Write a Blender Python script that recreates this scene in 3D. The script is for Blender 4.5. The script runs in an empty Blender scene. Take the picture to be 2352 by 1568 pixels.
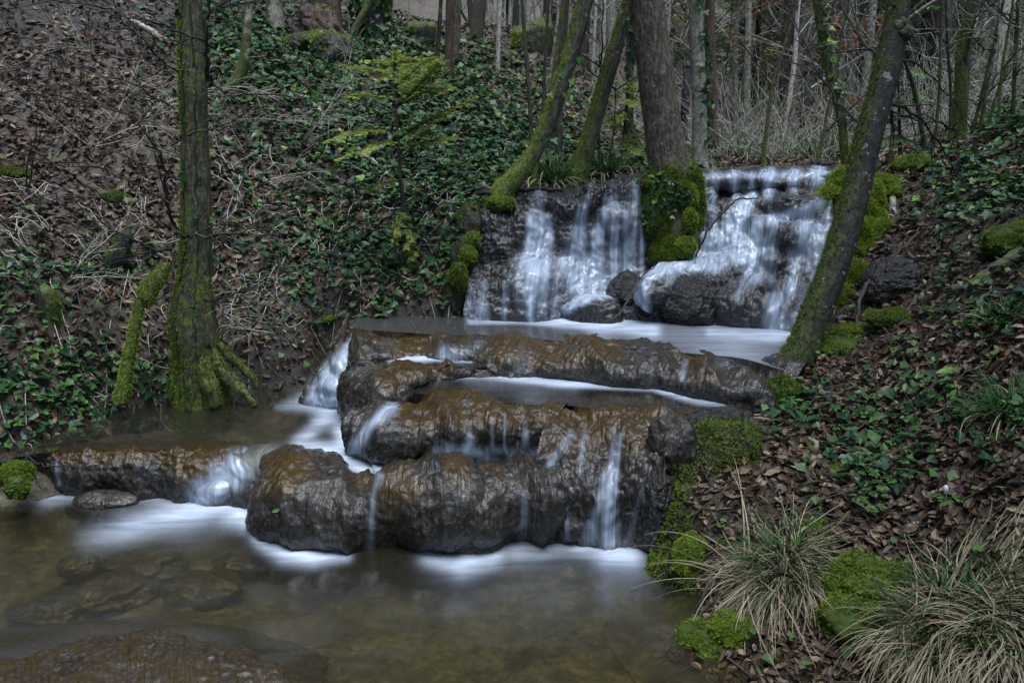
import bpy, math
import numpy as np
R = math.radians
rng = np.random.default_rng(11)
S = bpy.context.scene
C = S.collection

# ------------------------------------------------------------------ camera, sky, sun, exposure
CAM = np.array([0.0, 0.0, 1.6]); PITCH = R(14.0); FPX = 1830.0
cd = bpy.data.cameras.new("camera"); cam = bpy.data.objects.new("camera", cd); C.objects.link(cam)
cam.location = CAM; cam.rotation_euler = (R(90) - PITCH, 0, 0)
cd.sensor_width = 36.0; cd.lens = 36.0 * FPX / 2352.0; cd.clip_end = 400; cd.clip_start = 0.05
cd.dof.use_dof = True; cd.dof.focus_distance = 4.0; cd.dof.aperture_fstop = 11.0
S.camera = cam
SUN_EL, SUN_AZ = R(76), R(150)          # soft overcast glow from high up behind the camera
w = bpy.data.worlds.new("World"); S.world = w; w.use_nodes = True
wn = w.node_tree.nodes; wl = w.node_tree.links
sky = wn.new("ShaderNodeTexSky"); sky.sky_type = 'NISHITA'; sky.sun_disc = False
sky.sun_elevation = SUN_EL; sky.sun_rotation = SUN_AZ
bg = wn["Background"]; bg.inputs[1].default_value = 0.10
wl.new(sky.outputs[0], bg.inputs[0])
sd = bpy.data.lights.new("sun", 'SUN'); sd.energy = 1.9; sd.angle = R(38); sd.color = (0.89, 0.945, 1.0)
sun = bpy.data.objects.new("sun", sd); C.objects.link(sun)
sun.rotation_euler = (R(90) - SUN_EL, 0, R(180) - SUN_AZ); sun.location = (0, 8, 12)
S.view_settings.view_transform = 'Standard'; S.view_settings.look = 'None'
S.view_settings.exposure = 1.42; S.view_settings.gamma = 1.0
S.cycles.max_bounces = 8; S.cycles.transparent_max_bounces = 24
S.cycles.diffuse_bounces = 3; S.cycles.glossy_bounces = 3; S.cycles.transmission_bounces = 4
S.cycles.use_denoising = True; S.cycles.caustics_reflective = False; S.cycles.caustics_refractive = False
S.cycles.sample_clamp_indirect = 4.0

# ------------------------------------------------------------------ photo rays -> points in the place
SP, CP = math.sin(PITCH), math.cos(PITCH)
def ray(dx, dy):
    a = (np.asarray(dx, float) - 1176) / FPX; b = -(np.asarray(dy, float) - 784) / FPX
    return np.stack([a, CP + SP * b, -SP + CP * b], -1)
def pt(dx, dy, v):
    """v >= 1.9: metres ahead of the camera; v < 1.9: height of the level surface the point lies on"""
    d = ray(dx, dy)
    t = v / d[1] if v >= 1.9 else (v - CAM[2]) / d[2]
    return CAM + d * t
def pts(L): return np.array([pt(*p[:3]) for p in L])
def proj(P):
    q = P - CAM
    dep = q[..., 1] * CP - q[..., 2] * SP
    up = q[..., 1] * SP + q[..., 2] * CP
    dep = np.maximum(dep, 0.05)
    return 1176 + FPX * q[..., 0] / dep, 784 - FPX * up / dep, dep

# ------------------------------------------------------------------ noise
def _hash(i, j, k, s):
    h = (i * 374761393 + j * 668265263 + k * 2147483647 + s * 974634777) & 0xFFFFFFFF
    h = ((h ^ (h >> 13)) * 1274126177) & 0xFFFFFFFF
    h = (h ^ (h >> 16)) & 0xFFFFFFFF
    return h.astype(np.float64) / 4294967295.0
def vn(P, sc=1.0, seed=0):
    P = np.asarray(P, float) * sc
    if P.shape[-1] == 2: P = np.concatenate([P, np.zeros(P.shape[:-1] + (1,))], -1)
    I = np.floor(P).astype(np.int64); f = P - I; f = f * f * (3 - 2 * f)
    o = 0
    for a in (0, 1):
        for b in (0, 1):
            for c in (0, 1):
                wgt = (f[..., 0] if a else 1 - f[..., 0]) * (f[..., 1] if b else 1 - f[..., 1]) * (f[..., 2] if c else 1 - f[..., 2])
                o = o + wgt * _hash(I[..., 0] + a, I[..., 1] + b, I[..., 2] + c, seed)
    return o * 2 - 1
def fbm(P, sc=1.0, seed=0, n=4, g=.5):
    o, a, t = 0, 1.0, 0
    for i in range(n):
        o = o + a * vn(P, sc * 2.03 ** i, seed + i * 17); t += a; a *= g
    return o / t
def sst(a, b, x):
    t = np.clip((x - a) / (b - a), 0, 1); return t * t * (3 - 2 * t)

# ------------------------------------------------------------------ mesh helpers
def tag(o, label=None, cat=None, group=None, kind=None):
    if label: o['label'] = label
    if cat: o['category'] = cat
    if group: o['group'] = group
    if kind: o['kind'] = kind
    return o
def empty(name, loc, label=None, cat=None, group=None, kind=None):
    o = bpy.data.objects.new(name, None); C.objects.link(o); o.location = loc
    o.empty_display_size = .1
    return tag(o, label, cat, group, kind)
class MB:
    """collects faces (arrays of quads and triangles) and per-vertex attributes, builds ONE mesh object"""
    def __init__(s): s.V = []; s.F = []; s.A = {}; s.n = 0
    def add(s, V, F, **at):
        V = np.asarray(V, float).reshape(-1, 3)
        for f in (F if isinstance(F, (list, tuple)) else [F]):
            f = np.asarray(f, np.int64)
            if len(f): s.F.append(f + s.n)
        for k in at: s.A.setdefault(k, [])
        for k, l in s.A.items():
            if k in at:
                a = np.asarray(at[k], float)
                if a.ndim == 0: a = np.full(len(V), float(a))
                l.append((s.n, a))
        s.V.append(V); s.n += len(V)
    def build(s, name, mat, parent=None, smooth=True):
        V = np.concatenate(s.V) if s.V else np.zeros((0, 3))
        off = np.zeros(3)
        if parent is not None: off = np.array(parent.matrix_basis.translation if parent.parent is None else parent.parent.location)
        me = bpy.data.meshes.new(name)
        me.vertices.add(len(V)); me.vertices.foreach_set('co', (V - off).ravel().astype(np.float32))
        li = np.concatenate([f.ravel() for f in s.F]); lt = np.concatenate([np.full(len(f), f.shape[1]) for f in s.F])
        ls = np.concatenate([[0], np.cumsum(lt)[:-1]])
        me.loops.add(len(li)); me.loops.foreach_set('vertex_index', li.astype(np.int32))
        me.polygons.add(len(lt)); me.polygons.foreach_set('loop_start', ls.astype(np.int32))
        me.polygons.foreach_set('use_smooth', np.full(len(lt), bool(smooth)))
        me.update(calc_edges=True)
        for k, l in s.A.items():
            d = l[0][1]
            if d.ndim == 1:
                arr = np.zeros(len(V)); a = me.attributes.new(k, 'FLOAT', 'POINT')
                for o, x in l: arr[o:o + len(x)] = x
                a.data.foreach_set('value', arr.astype(np.float32))
            else:
                arr = np.zeros((len(V), 3)); a = me.attributes.new(k, 'FLOAT_VECTOR', 'POINT')
                for o, x in l: arr[o:o + len(x)] = x
                a.data.foreach_set('vector', arr.ravel().astype(np.float32))
        me.materials.append(mat)
        o = bpy.data.objects.new(name, me); C.objects.link(o)
        if parent is not None:
            o.parent = parent
        return o
def grid_faces(nv, nu, wrap=False):
    i = np.arange(nv - 1)[:, None]; j = np.arange(nu if wrap else nu - 1)[None, :]
    j2 = (j + 1) % nu
    return np.stack([i * nu + j, i * nu + j2, (i + 1) * nu + j2, (i + 1) * nu + j], -1).reshape(-1, 4)
def grid_normals(G, wrap=False):
    if wrap:
        du = np.roll(G, -1, 1) - np.roll(G, 1, 1)
    else: du = np.gradient(G, axis=1)
    dv = np.gradient(G, axis=0)
    n = np.cross(du, dv); return n / np.maximum(np.linalg.norm(n, axis=-1, keepdims=True), 1e-9)
def cr(P, n):
    """Catmull-Rom through the rows of P (k, ...), n samples"""
    P = np.asarray(P, float); k = len(P)
    Q = np.concatenate([[2 * P[0] - P[1]], P, [2 * P[-1] - P[-2]]])
    t = np.linspace(0, k - 1, n); i = np.minimum(t.astype(int), k - 2); f = (t - i).reshape((-1,) + (1,) * (P.ndim - 1))
    a, b, c, d = Q[i], Q[i + 1], Q[i + 2], Q[i + 3]
    return .5 * (2 * b + (c - a) * f + (2 * a - 5 * b + 4 * c - d) * f * f + (3 * b - a - 3 * c + d) * f ** 3)
def tube(mb, path, rad, sides=8, attr=True, cap=True, wob=0.0, seed=0, mossf=None, **at):
    path = np.asarray(path, float); n = len(path); rad = np.broadcast_to(np.asarray(rad, float), (n,))
    t = np.gradient(path, axis=0); t /= np.maximum(np.linalg.norm(t, axis=1, keepdims=True), 1e-9)
    ref = np.array([1.0, 0, 0]) if abs(t[0, 0]) < .8 else np.array([0, 1.0, 0])
    U = np.zeros_like(path); u = ref - t[0] * (ref @ t[0]); u /= np.linalg.norm(u)
    for i in range(n):
        u = u - t[i] * (u @ t[i]); u /= max(np.linalg.norm(u), 1e-9); U[i] = u
    W = np.cross(t, U)
    a = np.linspace(0, 2 * math.pi, sides, endpoint=False)
    N = U[:, None] * np.cos(a)[None, :, None] + W[:, None] * np.sin(a)[None, :, None]
    rr = rad[:, None] * np.ones((1, sides))
    if wob:
        rr = rr * (1 + wob * fbm(path[:, None] + N * np.maximum(rad, .02)[:, None, None], 1 / max(rad.max(), .01) * .8, seed, 3))
    G = path[:, None] + N * rr[..., None]
    V = G.reshape(-1, 3); F = [grid_faces(n, sides, True)]
    L = np.concatenate([[0], np.cumsum(np.linalg.norm(np.diff(path, axis=0), axis=1))])
    bk = np.stack([np.broadcast_to(a[None] * rad.mean(), (n, sides)), np.broadcast_to(L[:, None], (n, sides)), np.zeros((n, sides))], -1).reshape(-1, 3)
    if cap:
        V = np.concatenate([V, path[-1:] + t[-1:] * rad[-1]]); k = (n - 1) * sides; j = np.arange(sides)
        F.append(np.stack([k + j, k + (j + 1) % sides, np.full(sides, n * sides)], -1))
        bk = np.concatenate([bk, bk[-1:]])
    if mossf is not None:
        q = mossf(G, N).ravel(); at['moss'] = np.r_[q, q[-1:]] if cap else q
    if attr: at = dict(at, bk=bk)
    mb.add(V, F, **at)
    return G, N
def frames(nrm, rg, tilt=.3):
    """random-yaw frames whose third axis is nrm, tilted"""
    n = len(nrm); nrm = nrm + rg.normal(0, tilt, (n, 3)); nrm /= np.linalg.norm(nrm, axis=1, keepdims=True)
    r = rg.normal(0, 1, (n, 3)); x = np.cross(r, nrm); x /= np.maximum(np.linalg.norm(x, axis=1, keepdims=True), 1e-9)
    return np.stack([x, np.cross(nrm, x), nrm], 1)
def stamp(mb, T, F, pos, fr, sc, **at):
    """copies of the template T at every pos; one mesh (for leaves, needles, moss)"""
    n, k = len(pos), len(T); sc = np.asarray(sc, float)
    if sc.ndim == 1: sc = sc[:, None]
    V = np.einsum('nkc,ncd->nkd', T[None] * sc[:, None, :], fr) + pos[:, None]
    at = {a: np.repeat(np.asarray(b, float), k, axis=0) for a, b in at.items()}
    mb.add(V.reshape(-1, 3), [(f[None] + (np.arange(n) * k)[:, None, None]).reshape(-1, f.shape[1]) for f in F], **at)

# ------------------------------------------------------------------ materials
class NT:
    def __init__(s, name):
        s.m = bpy.data.materials.new(name); s.m.use_nodes = True; s.t = s.m.node_tree
        s.N = s.t.nodes; s.N.clear(); s.out = s.N.new("ShaderNodeOutputMaterial")
    def n(s, typ, ins=None, **kw):
        o = s.N.new("ShaderNode" + typ)
        for k, v in kw.items(): setattr(o, k, v)
        for k, v in (ins or {}).items():
            if hasattr(v, 'bl_idname') and not hasattr(v, 'is_linked'): v = v.outputs[0]
            if hasattr(v, 'is_linked'): s.t.links.new(v, o.inputs[k])
            else: o.inputs[k].default_value = v
        return o
    def attr(s, name, out='Fac'): return s.n("Attribute", attribute_name=name).outputs[out]
    def math(s, op, a, b=0.0, clamp=False):
        return s.n("Math", {0: a, 1: b}, operation=op, use_clamp=clamp).outputs[0]
    def noise(s, vec, scale, detail=4, rough=.55, dist=0.0):
        return s.n("TexNoise", {'Vector': vec, 'Scale': scale, 'Detail': detail, 'Roughness': rough, 'Distortion': dist}).outputs[0]
    def ramp(s, fac, stops):
        r = s.n("ValToRGB", {0: fac}); e = r.color_ramp.elements
        while len(e) < len(stops): e.new(.5)
        for el, (p, c) in zip(e, stops):
            el.position = p; el.color = (c, c, c, 1) if isinstance(c, (int, float)) else tuple(c) + (1,)
        return r.outputs[0]
    def mix(s, f, a, b, bt='MIX'):
        m = s.n("Mix", data_type='RGBA', blend_type=bt)
        for k, v in ((0, f), (6, a), (7, b)):
            if hasattr(v, 'is_linked'): s.t.links.new(v, m.inputs[k])
            else: m.inputs[k].default_value = v if isinstance(v, (int, float)) else tuple(v) + ((1,) if len(v) == 3 else ())
        return m.outputs[2]
    def mapping(s, vec, scale): return s.n("Mapping", {'Vector': vec, 'Scale': scale}).outputs[0]
    def pos(s): return s.n("NewGeometry").outputs['Position']
    def bump(s, h, strength=.5, dist=.01): return s.n("Bump", {'Height': h, 'Strength': strength, 'Distance': dist}).outputs[0]
    def bsdf(s, **k):
        ins = {}
        for a, b in k.items():
            a = {'color': 'Base Color', 'rough': 'Roughness', 'normal': 'Normal', 'spec': 'Specular IOR Level', 'coat': 'Coat Weight',
                 'coatr': 'Coat Roughness', 'coatn': 'Coat Normal', 'sss': 'Subsurface Weight', 'alpha': 'Alpha', 'sheen': 'Sheen Weight'}[a]
            if isinstance(b, tuple) and len(b) == 3: b = b + (1,)
            ins[a] = b
        return s.n("BsdfPrincipled", ins)
    def done(s, sh):
        s.t.links.new(sh.outputs[0] if not hasattr(sh, 'is_linked') else sh, s.out.inputs[0]); return s.m
M = {}
def mat_soil():
    t = NT("soil"); p = t.pos()
    n1 = t.noise(p, 3.0, 6); n2 = t.noise(p, 28.0, 6, .65); n3 = t.noise(p, 9, 4)
    c = t.ramp(n2, [(.25, (.008, .006, .005)), (.5, (.022, .016, .012)), (.75, (.05, .037, .028))])
    lit = t.ramp(n2, [(.3, (.02, .014, .011)), (.5, (.10, .076, .06)), (.7, (.27, .215, .18))])
    c = t.mix(t.attr('litter'), c, lit)
    g = t.ramp(n2, [(.3, (.012, .028, .01)), (.7, (.05, .095, .028))])
    gm = t.math('MULTIPLY', t.attr('green'), t.ramp(n3, [(.35, .2), (.6, 1.0)]))
    c = t.mix(gm, c, g)
    bed = t.ramp(t.math('ADD', t.math('MULTIPLY', n2, .5), t.math('MULTIPLY', n3, .5)), [(.34, (.018, .017, .011)), (.5, (.078, .070, .042)), (.66, (.20, .18, .12))])
    c = t.mix(t.attr('bed'), c, bed)
    h = t.math('ADD', t.math('MULTIPLY', n1, .6), n2)
    return t.done(t.bsdf(color=c, rough=t.ramp(n3, [(.3, .35), (.7, .8)]), normal=t.bump(h, .8, .03)))
def mat_rock(name, base_lo, base_hi, algae, amt, rough=(.16, .5), bump=.6, streak=1.0):
    """wet tufa: mottled stone, amber algae in flow-drawn patches, fine streaks down the way the water runs"""
    t = NT(name); p = t.pos(); f = t.attr('flow', 'Vector')
    st = t.noise(t.mapping(f, (42, 3.2, 1)), 1.0, 5, .6, .6)
    st2 = t.noise(t.mapping(f, (110, 8.0, 1)), 1.0, 3, .6, .4)
    n1 = t.noise(p, 7.0, 5, .6); n2 = t.noise(p, 60.0, 5, .7); n3 = t.noise(p, 22.0, 4, .6)
    c = t.ramp(t.math('ADD', t.math('MULTIPLY', n1, .5), t.math('MULTIPLY', n2, .5)), [(.36, base_lo), (.62, base_hi)])
    sp = t.ramp(n2, [(.53, 0.0), (.66, .5)])
    c = t.mix(sp, c, (.17, .145, .115))
    al = t.math('ADD', t.math('MULTIPLY', st, .45), t.math('ADD', t.math('MULTIPLY', n1, .35), t.math('ADD', t.math('MULTIPLY', n3, .3), t.math('MULTIPLY', t.attr('algae'), .34))))
    al = t.ramp(al, [(.92 - amt, 0.0), (1.10 - amt, 1.0)])
    ac = t.ramp(st2, [(.3, tuple(.35 * x for x in algae)), (.7, algae)])
    c = t.mix(al, c, ac)
    c = t.mix(t.ramp(st, [(.30, .45), (.46, 0.0)]), c, (.012, .01, .008))
    h = t.math('ADD', t.math('MULTIPLY', st, 1.1 * streak), t.math('ADD', t.math('MULTIPLY', n2, .35), t.math('ADD', t.math('MULTIPLY', n3, .8), t.math('MULTIPLY', st2, .35 * streak))))
    rg = t.ramp(n3, [(.3, rough[0]), (.75, rough[1])])
    film = t.bump(t.math('ADD', st, n3), .55, .02)
    return t.done(t.bsdf(color=c, rough=rg, normal=t.bump(h, bump, .014), spec=.25, coat=.45, coatr=.06, coatn=film))
def mat_blackrock():
    t = NT("wet_black_rock"); p = t.pos()
    n1 = t.noise(p, 26, 6, .65); n2 = t.noise(p, 90, 4, .6)
    v = t.n("TexVoronoi", {'Vector': p, 'Scale': 46.0}, feature='SMOOTH_F1').outputs[0]
    c = t.ramp(n1, [(.35, (.008, .007, .006)), (.6, (.028, .023, .018)), (.72, (.07, .055, .04))])
    h = t.math('ADD', t.math('MULTIPLY', n1, 1.0), t.math('SUBTRACT', t.math('MULTIPLY', n2, .3), t.math('MULTIPLY', v, .7)))
    return t.done(t.bsdf(color=c, rough=.17, normal=t.bump(h, .9, .03), spec=.6))
def mat_water(name, tint, murk, murkamt, ripple=.03, streak=(3.0, 14.0)):
    """see-through pool water with fresnel sky glints; foam (attribute) is white air-filled water"""
    t = NT(name); f = t.attr('flow', 'Vector'); p = t.pos()
    n = t.noise(t.mapping(p, (2.2, 6.5, 1)), 1.0, 3, .5, .5); n2 = t.noise(t.mapping(f, (streak[0], streak[1], 1)), 1.0, 4, .55, .8)
    nm = t.bump(n, ripple, .05)
    trans = t.n("BsdfTransparent", {0: tint + (1,)})
    dif = t.n("BsdfDiffuse", {0: murk + (1,)})
    body = t.n("MixShader", {0: murkamt, 1: trans, 2: dif})
    gl = t.n("BsdfAnisotropic", {0: (.95, .97, 1, 1), 'Roughness': .17, 'Normal': nm})
    fr = t.n("Fresnel", {'IOR': 1.21, 'Normal': nm})
    fr = t.math('MULTIPLY', fr.outputs[0], .20)
    wat = t.n("MixShader", {0: fr, 1: body, 2: gl})
    fd = t.math('MULTIPLY', t.math('MULTIPLY', t.attr('foam'), t.ramp(n2, [(.25, .6), (.62, 1.25)])), .86, True)
    white = t.n("MixShader", {0: .25, 1: t.n("BsdfDiffuse", {0: (.70, .79, .94, 1)}), 2: t.n("BsdfTranslucent", {0: (.70, .79, .94, 1)})})
    return t.done(t.n("MixShader", {0: fd, 1: wat, 2: white}))
def mat_veil():
    """falling water: white threads drawn along the fall, clear between them"""
    t = NT("falling_water"); f = t.attr('flow', 'Vector')
    s1 = t.noise(t.mapping(f, (20, .8, 1)), 1.0, 3, .5, .3); s2 = t.noise(t.mapping(f, (60, 1.4, 1)), 1.0, 2, .5, .2)
    s = t.math('ADD', t.math('MULTIPLY', s1, .65), t.math('MULTIPLY', s2, .35))
    d = t.attr('foam')
    a = t.math('MULTIPLY', d, t.ramp(s, [(.36, .12), (.60, 1.15)]), True)
    a = t.math('MAXIMUM', a, t.math('MULTIPLY', t.math('MULTIPLY', d, d), .72), True)
    a = t.math('MULTIPLY', a, .95)
    col = (.68, .79, .96, 1)
    white = t.n("MixShader", {0: .4, 1: t.n("BsdfDiffuse", {0: col}), 2: t.n("BsdfTranslucent", {0: col})})
    white = t.n("MixShader", {0: .06, 1: white, 2: t.n("BsdfAnisotropic", {0: (1, 1, 1, 1), 'Roughness': .3})})
    return t.done(t.n("MixShader", {0: a, 1: t.n("BsdfTransparent"), 2: white}))
def mat_leaf(name, cols, rough=.4, trans=.15, veins=0.0):
    """leaf colour picked per leaf from the attribute 'tone'"""
    t = NT(name)
    c = t.ramp(t.attr('tone'), cols)
    n = t.noise(t.pos(), 60, 3); c = t.mix(.45, c, t.ramp(n, [(.3, .45), (.7, 1.5)]), 'MULTIPLY')
    b = t.bsdf(color=c, rough=rough, spec=.28)
    if trans: b = t.n("MixShader", {0: trans, 1: b, 2: t.n("BsdfTranslucent", {0: c})})
    return t.done(b)
def mat_bark(name, lo, hi, sx=60, sy=9, bump=.7, moss=(.06, .082, .016), lich=.0, rough=.75):
    t = NT(name); bk = t.attr('bk', 'Vector'); p = t.pos()
    r = t.noise(t.mapping(bk, (sx, sy, 1)), 1.0, 5, .65, .4); n = t.noise(p, 40, 5, .65); m = t.noise(p, 16, 5, .7)
    c = t.ramp(t.math('ADD', t.math('MULTIPLY', r, .65), t.math('MULTIPLY', n, .35)), [(.34, tuple(.3 * x for x in lo)), (.48, lo), (.66, hi)])
    if lich: c = t.mix(t.ramp(t.noise(p, 23, 3, .6), [(.70 - lich * .1, 0.0), (.74 - lich * .1, .85)]), c, (.30, .33, .31))
    mc = t.ramp(n, [(.3, tuple(.35 * x for x in moss)), (.7, tuple(1.7 * x for x in moss))])
    mk = t.math('MULTIPLY', t.attr('moss'), 1.0)
    mk = t.ramp(t.math('ADD', mk, t.math('MULTIPLY', t.math('SUBTRACT', m, .5), 2.3)), [(.36, 0.0), (.6, 1.0)])
    c = t.mix(mk, c, mc)
    return t.done(t.bsdf(color=c, rough=rough, normal=t.bump(t.math('ADD', r, t.math('MULTIPLY', n, .4)), bump, .02)))

M['soil'] = mat_soil()
M['rock'] = mat_rock("wet_tufa_rock", (.009, .008, .006), (.040, .034, .028), (.080, .044, .007), .19, bump=.8)
M['fallrock'] = mat_rock("wet_fall_rock", (.007, .007, .008), (.034, .034, .036), (.07, .045, .02), .02, bump=.8)
M['foreground'] = mat_rock("foreground_tufa", (.012, .010, .007), (.065, .052, .036), (.06, .036, .010), .12)
M['blackrock'] = mat_blackrock()
M['pool'] = mat_water("pool_water", (.70, .65, .47), (.06, .052, .03), .20)
M['clear'] = mat_water("step_water", (.74, .70, .58), (.075, .07, .058), .16, .05)
M['grey'] = mat_water("upper_pool_water", (.66, .64, .56), (.12, .12, .115), .34, .05)
M['veil'] = mat_veil()
M['litter'] = mat_leaf("dead_leaf", [(0, (.020, .011, .006)), (.4, (.066, .040, .024)), (.75, (.13, .086, .055)), (1, (.27, .195, .13))], .42, .05)
M['ivy'] = mat_leaf("ivy_leaf", [(0, (.008, .028, .009)), (.6, (.026, .075, .024)), (.88, (.06, .135, .03)), (1, (.17, .27, .045))], .38, .1)
M['brightivy'] = mat_leaf("bright_ivy_leaf", [(0, (.03, .065, .015)), (.6, (.08, .15, .03)), (1, (.18, .28, .05))], .35, .2)
M['herb'] = mat_leaf("herb_leaf", [(0, (.035, .085, .02)), (1, (.10, .20, .05))], .45, .25)
M['moss'] = mat_leaf("moss", [(0, (.018, .034, .006)), (.5, (.085, .13, .015)), (1, (.23, .29, .035))], .7, .25)
M['brightmoss'] = mat_leaf("bright_moss", [(0, (.035, .065, .008)), (.5, (.16, .235, .022)), (1, (.36, .45, .05))], .7, .25)
M['grass'] = mat_leaf("grass_blade", [(0, (.02, .06, .012)), (.45, (.05, .13, .025)), (.55, (.17, .14, .08)), (1, (.46, .39, .26))], .5, .2)
M['needle'] = mat_leaf("fir_needles", [(0, (.12, .175, .04)), (.5, (.30, .385, .08)), (1, (.48, .55, .12))], .5, .3)
M['darkneedle'] = mat_leaf("spruce_needles", [(0, (.07, .13, .055)), (1, (.22, .33, .14))], .55, .2)
M['orange'] = mat_leaf("orange_dry_leaf", [(0, (.12, .05, .02)), (1, (.30, .13, .05))], .6, .3)
M['bark'] = mat_bark("brown_bark", (.06, .048, .036), (.16, .135, .105))
M['barkrough'] = mat_bark("ridged_bark", (.06, .05, .036), (.24, .205, .155), 62, 13, 1.0, lich=.35)
M['barkgrey'] = mat_bark("grey_bark", (.25, .24, .19), (.56, .54, .45), 30, 22, .35, lich=.3)
M['barkpale'] = mat_bark("pale_bark", (.36, .345, .29), (.66, .64, .56), 30, 18, .3)
M['barkdark'] = mat_bark("dark_bark", (.012, .010, .009), (.045, .038, .032), 50, 14, .5)
M['barkred'] = mat_bark("reddish_dead_bark", (.06, .038, .026), (.17, .115, .08), 55, 7, .8)
M['barklichen'] = mat_bark("lichened_bark", (.018, .016, .013), (.06, .053, .042), 34, 20, .5, lich=.75, moss=(.05, .058, .014))
M['barkmoss'] = mat_bark("mossy_bark", (.065, .058, .038), (.20, .18, .12), 45, 12, .8, moss=(.10, .125, .022))
M['wood'] = mat_bark("weathered_plank", (.05, .042, .034), (.13, .115, .10), 8, 60, .4)
M['black'] = mat_bark("tarred_post", (.004, .004, .005), (.014, .014, .016), 30, 9, .4)
M['straw'] = mat_bark("pale_wood_chip", (.25, .19, .11), (.5, .42, .28), 40, 9, .3)
M['petal'] = mat_leaf("white_petal", [(0, (.75, .75, .72)), (1, (.8, .8, .8))], .5, .3)
# ------------------------------------------------------------------ levels (metres) of the pools
L0, L1, LB, L2, L3, L4 = 0.0, .21, .26, .45, .57, 1.40

# ------------------------------------------------------------------ ground: one sheet through measured points
GP = [  # (photo x, photo y, metres ahead) seen points of the ground
 (60,1010,3.5),(-300,1010,3.4),(50,880,3.75),(50,700,4.0),(50,450,4.8),(50,200,5.6),(50,0,6.3),(-300,700,3.9),(-300,300,5.2),
 (300,945,4.02),(300,800,4.25),(300,600,4.8),(300,400,5.4),(300,200,6.0),(300,30,7.0),(180,975,3.8),(180,850,4.0),
 (600,905,4.27),(600,800,4.45),(600,600,4.95),(600,450,5.4),(600,300,6.0),(600,200,6.6),(650,100,8.2),(640,60,9.5),(480,915,4.25),
 (800,720,4.72),(800,600,5.1),(800,450,5.6),(800,300,6.4),(800,200,7.2),(780,130,8.8),(720,830,4.5),
 (1000,700,4.75),(1000,600,4.98),(1000,450,5.45),(1000,300,6.5),(1000,200,7.8),(1000,110,10),(970,60,12),
 (1080,600,4.9),(1100,500,5.05),(1150,440,5.25),(1100,350,6.0),(1100,250,7.4),(1150,165,9.5),(1150,115,12),(1150,75,15),(1100,30,22),(800,20,16),
 (1300,422,5.6),(1300,350,6.6),(1300,250,8.4),(1300,150,11.5),(1300,85,16),(1420,402,5.9),(1450,350,8),(1450,300,11),
 (1550,395,5.9),(1700,360,9),(1800,335,12),(1900,355,9),(2050,352,8),(2000,392,5.7),(2100,392,5.2),(2200,340,6.0),(2352,270,5.6),
 (2352,400,4.5),(2200,450,4.6),(2352,600,3.6),(2200,650,3.8),(2060,600,4.35),(2000,700,4.1),(1950,780,3.85),(1850,850,3.68),(1740,925,3.5),
 (2000,850,3.5),(2352,800,2.9),(2150,950,3.0),(1900,1000,3.1),(1760,965,3.3),(1620,968,3.2),(2352,1000,2.5),(2352,1200,2.15),(2100,1200,2.45),
 (1900,1150,2.65),(1800,1250,2.55),(1720,1130,2.8),(1640,1300,2.62),(1640,1420,2.4),(1950,1400,2.25),(2200,1400,2.1),(2352,1400,1.95),(2050,1530,2.03),(2600,1000,2.4)]
GX = [  # places (x, y, z) outside the picture and far away
 (-3.2,1.0,.9),(-5,2,2.2),(-5,-4,2.0),(2.0,1.0,.35),(2.4,0,.6),(4.5,1,2.2),(5,-4,2.0),(0,-5,-.2),(-1.2,-4,-.1),(1.2,-3,.05),(-6,5,3.6),(-9,8,6.5),(-10,3,6.5),
 (5.5,4,2.6),(6,7,2.5),(9,9,4.4),(9,4,5.0),(-7,12,5.2),(-12,16,9.0),(-5,18,5.5),(-12,28,11),(0,18,2.2),(5,18,1.95),(10,18,3.4),(16,18,7),
 (0,27,5.5),(8,27,4.2),(15,28,7.5),(24,28,12),(-25,28,17),(-20,10,13),(18,8,10),(-10,45,25),(5,45,24),(20,45,25),(-35,45,33),(40,45,34),(0,62,45),(-40,62,50),(40,62,50),(20,62,46),(-20,62,46),(0,80,62),(-50,80,62),(50,80,62)]  # far hill raised beyond view to keep bright sky out of the pool's reflection
CP_ = np.concatenate([pts(GP), np.array(GX, float)])
def _tps_fit(P, lam=2e-3):
    n = len(P); r = np.linalg.norm(P[:, None, :2] - P[None, :, :2], axis=2)
    K = np.where(r > 0, r * r * np.log(np.maximum(r, 1e-9)), 0) + np.eye(n) * lam
    Q = np.c_[np.ones(n), P[:, :2]]
    A = np.block([[K, Q], [Q.T, np.zeros((3, 3))]])
    return np.linalg.solve(A, np.r_[P[:, 2], 0, 0, 0])
_W = _tps_fit(CP_)
def base_h(X, Y):
    X = np.asarray(X, float).ravel(); Y = np.asarray(Y, float).ravel(); o = np.empty(len(X))
    for s in range(0, len(X), 20000):
        x, y = X[s:s + 20000], Y[s:s + 20000]
        r2 = (x[:, None] - CP_[None, :, 0]) ** 2 + (y[:, None] - CP_[None, :, 1]) ** 2
        o[s:s + 20000] = (.5 * r2 * np.log(np.maximum(r2, 1e-12))) @ _W[:-3] + _W[-3] + _W[-2] * x + _W[-1] * y
    return o
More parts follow.
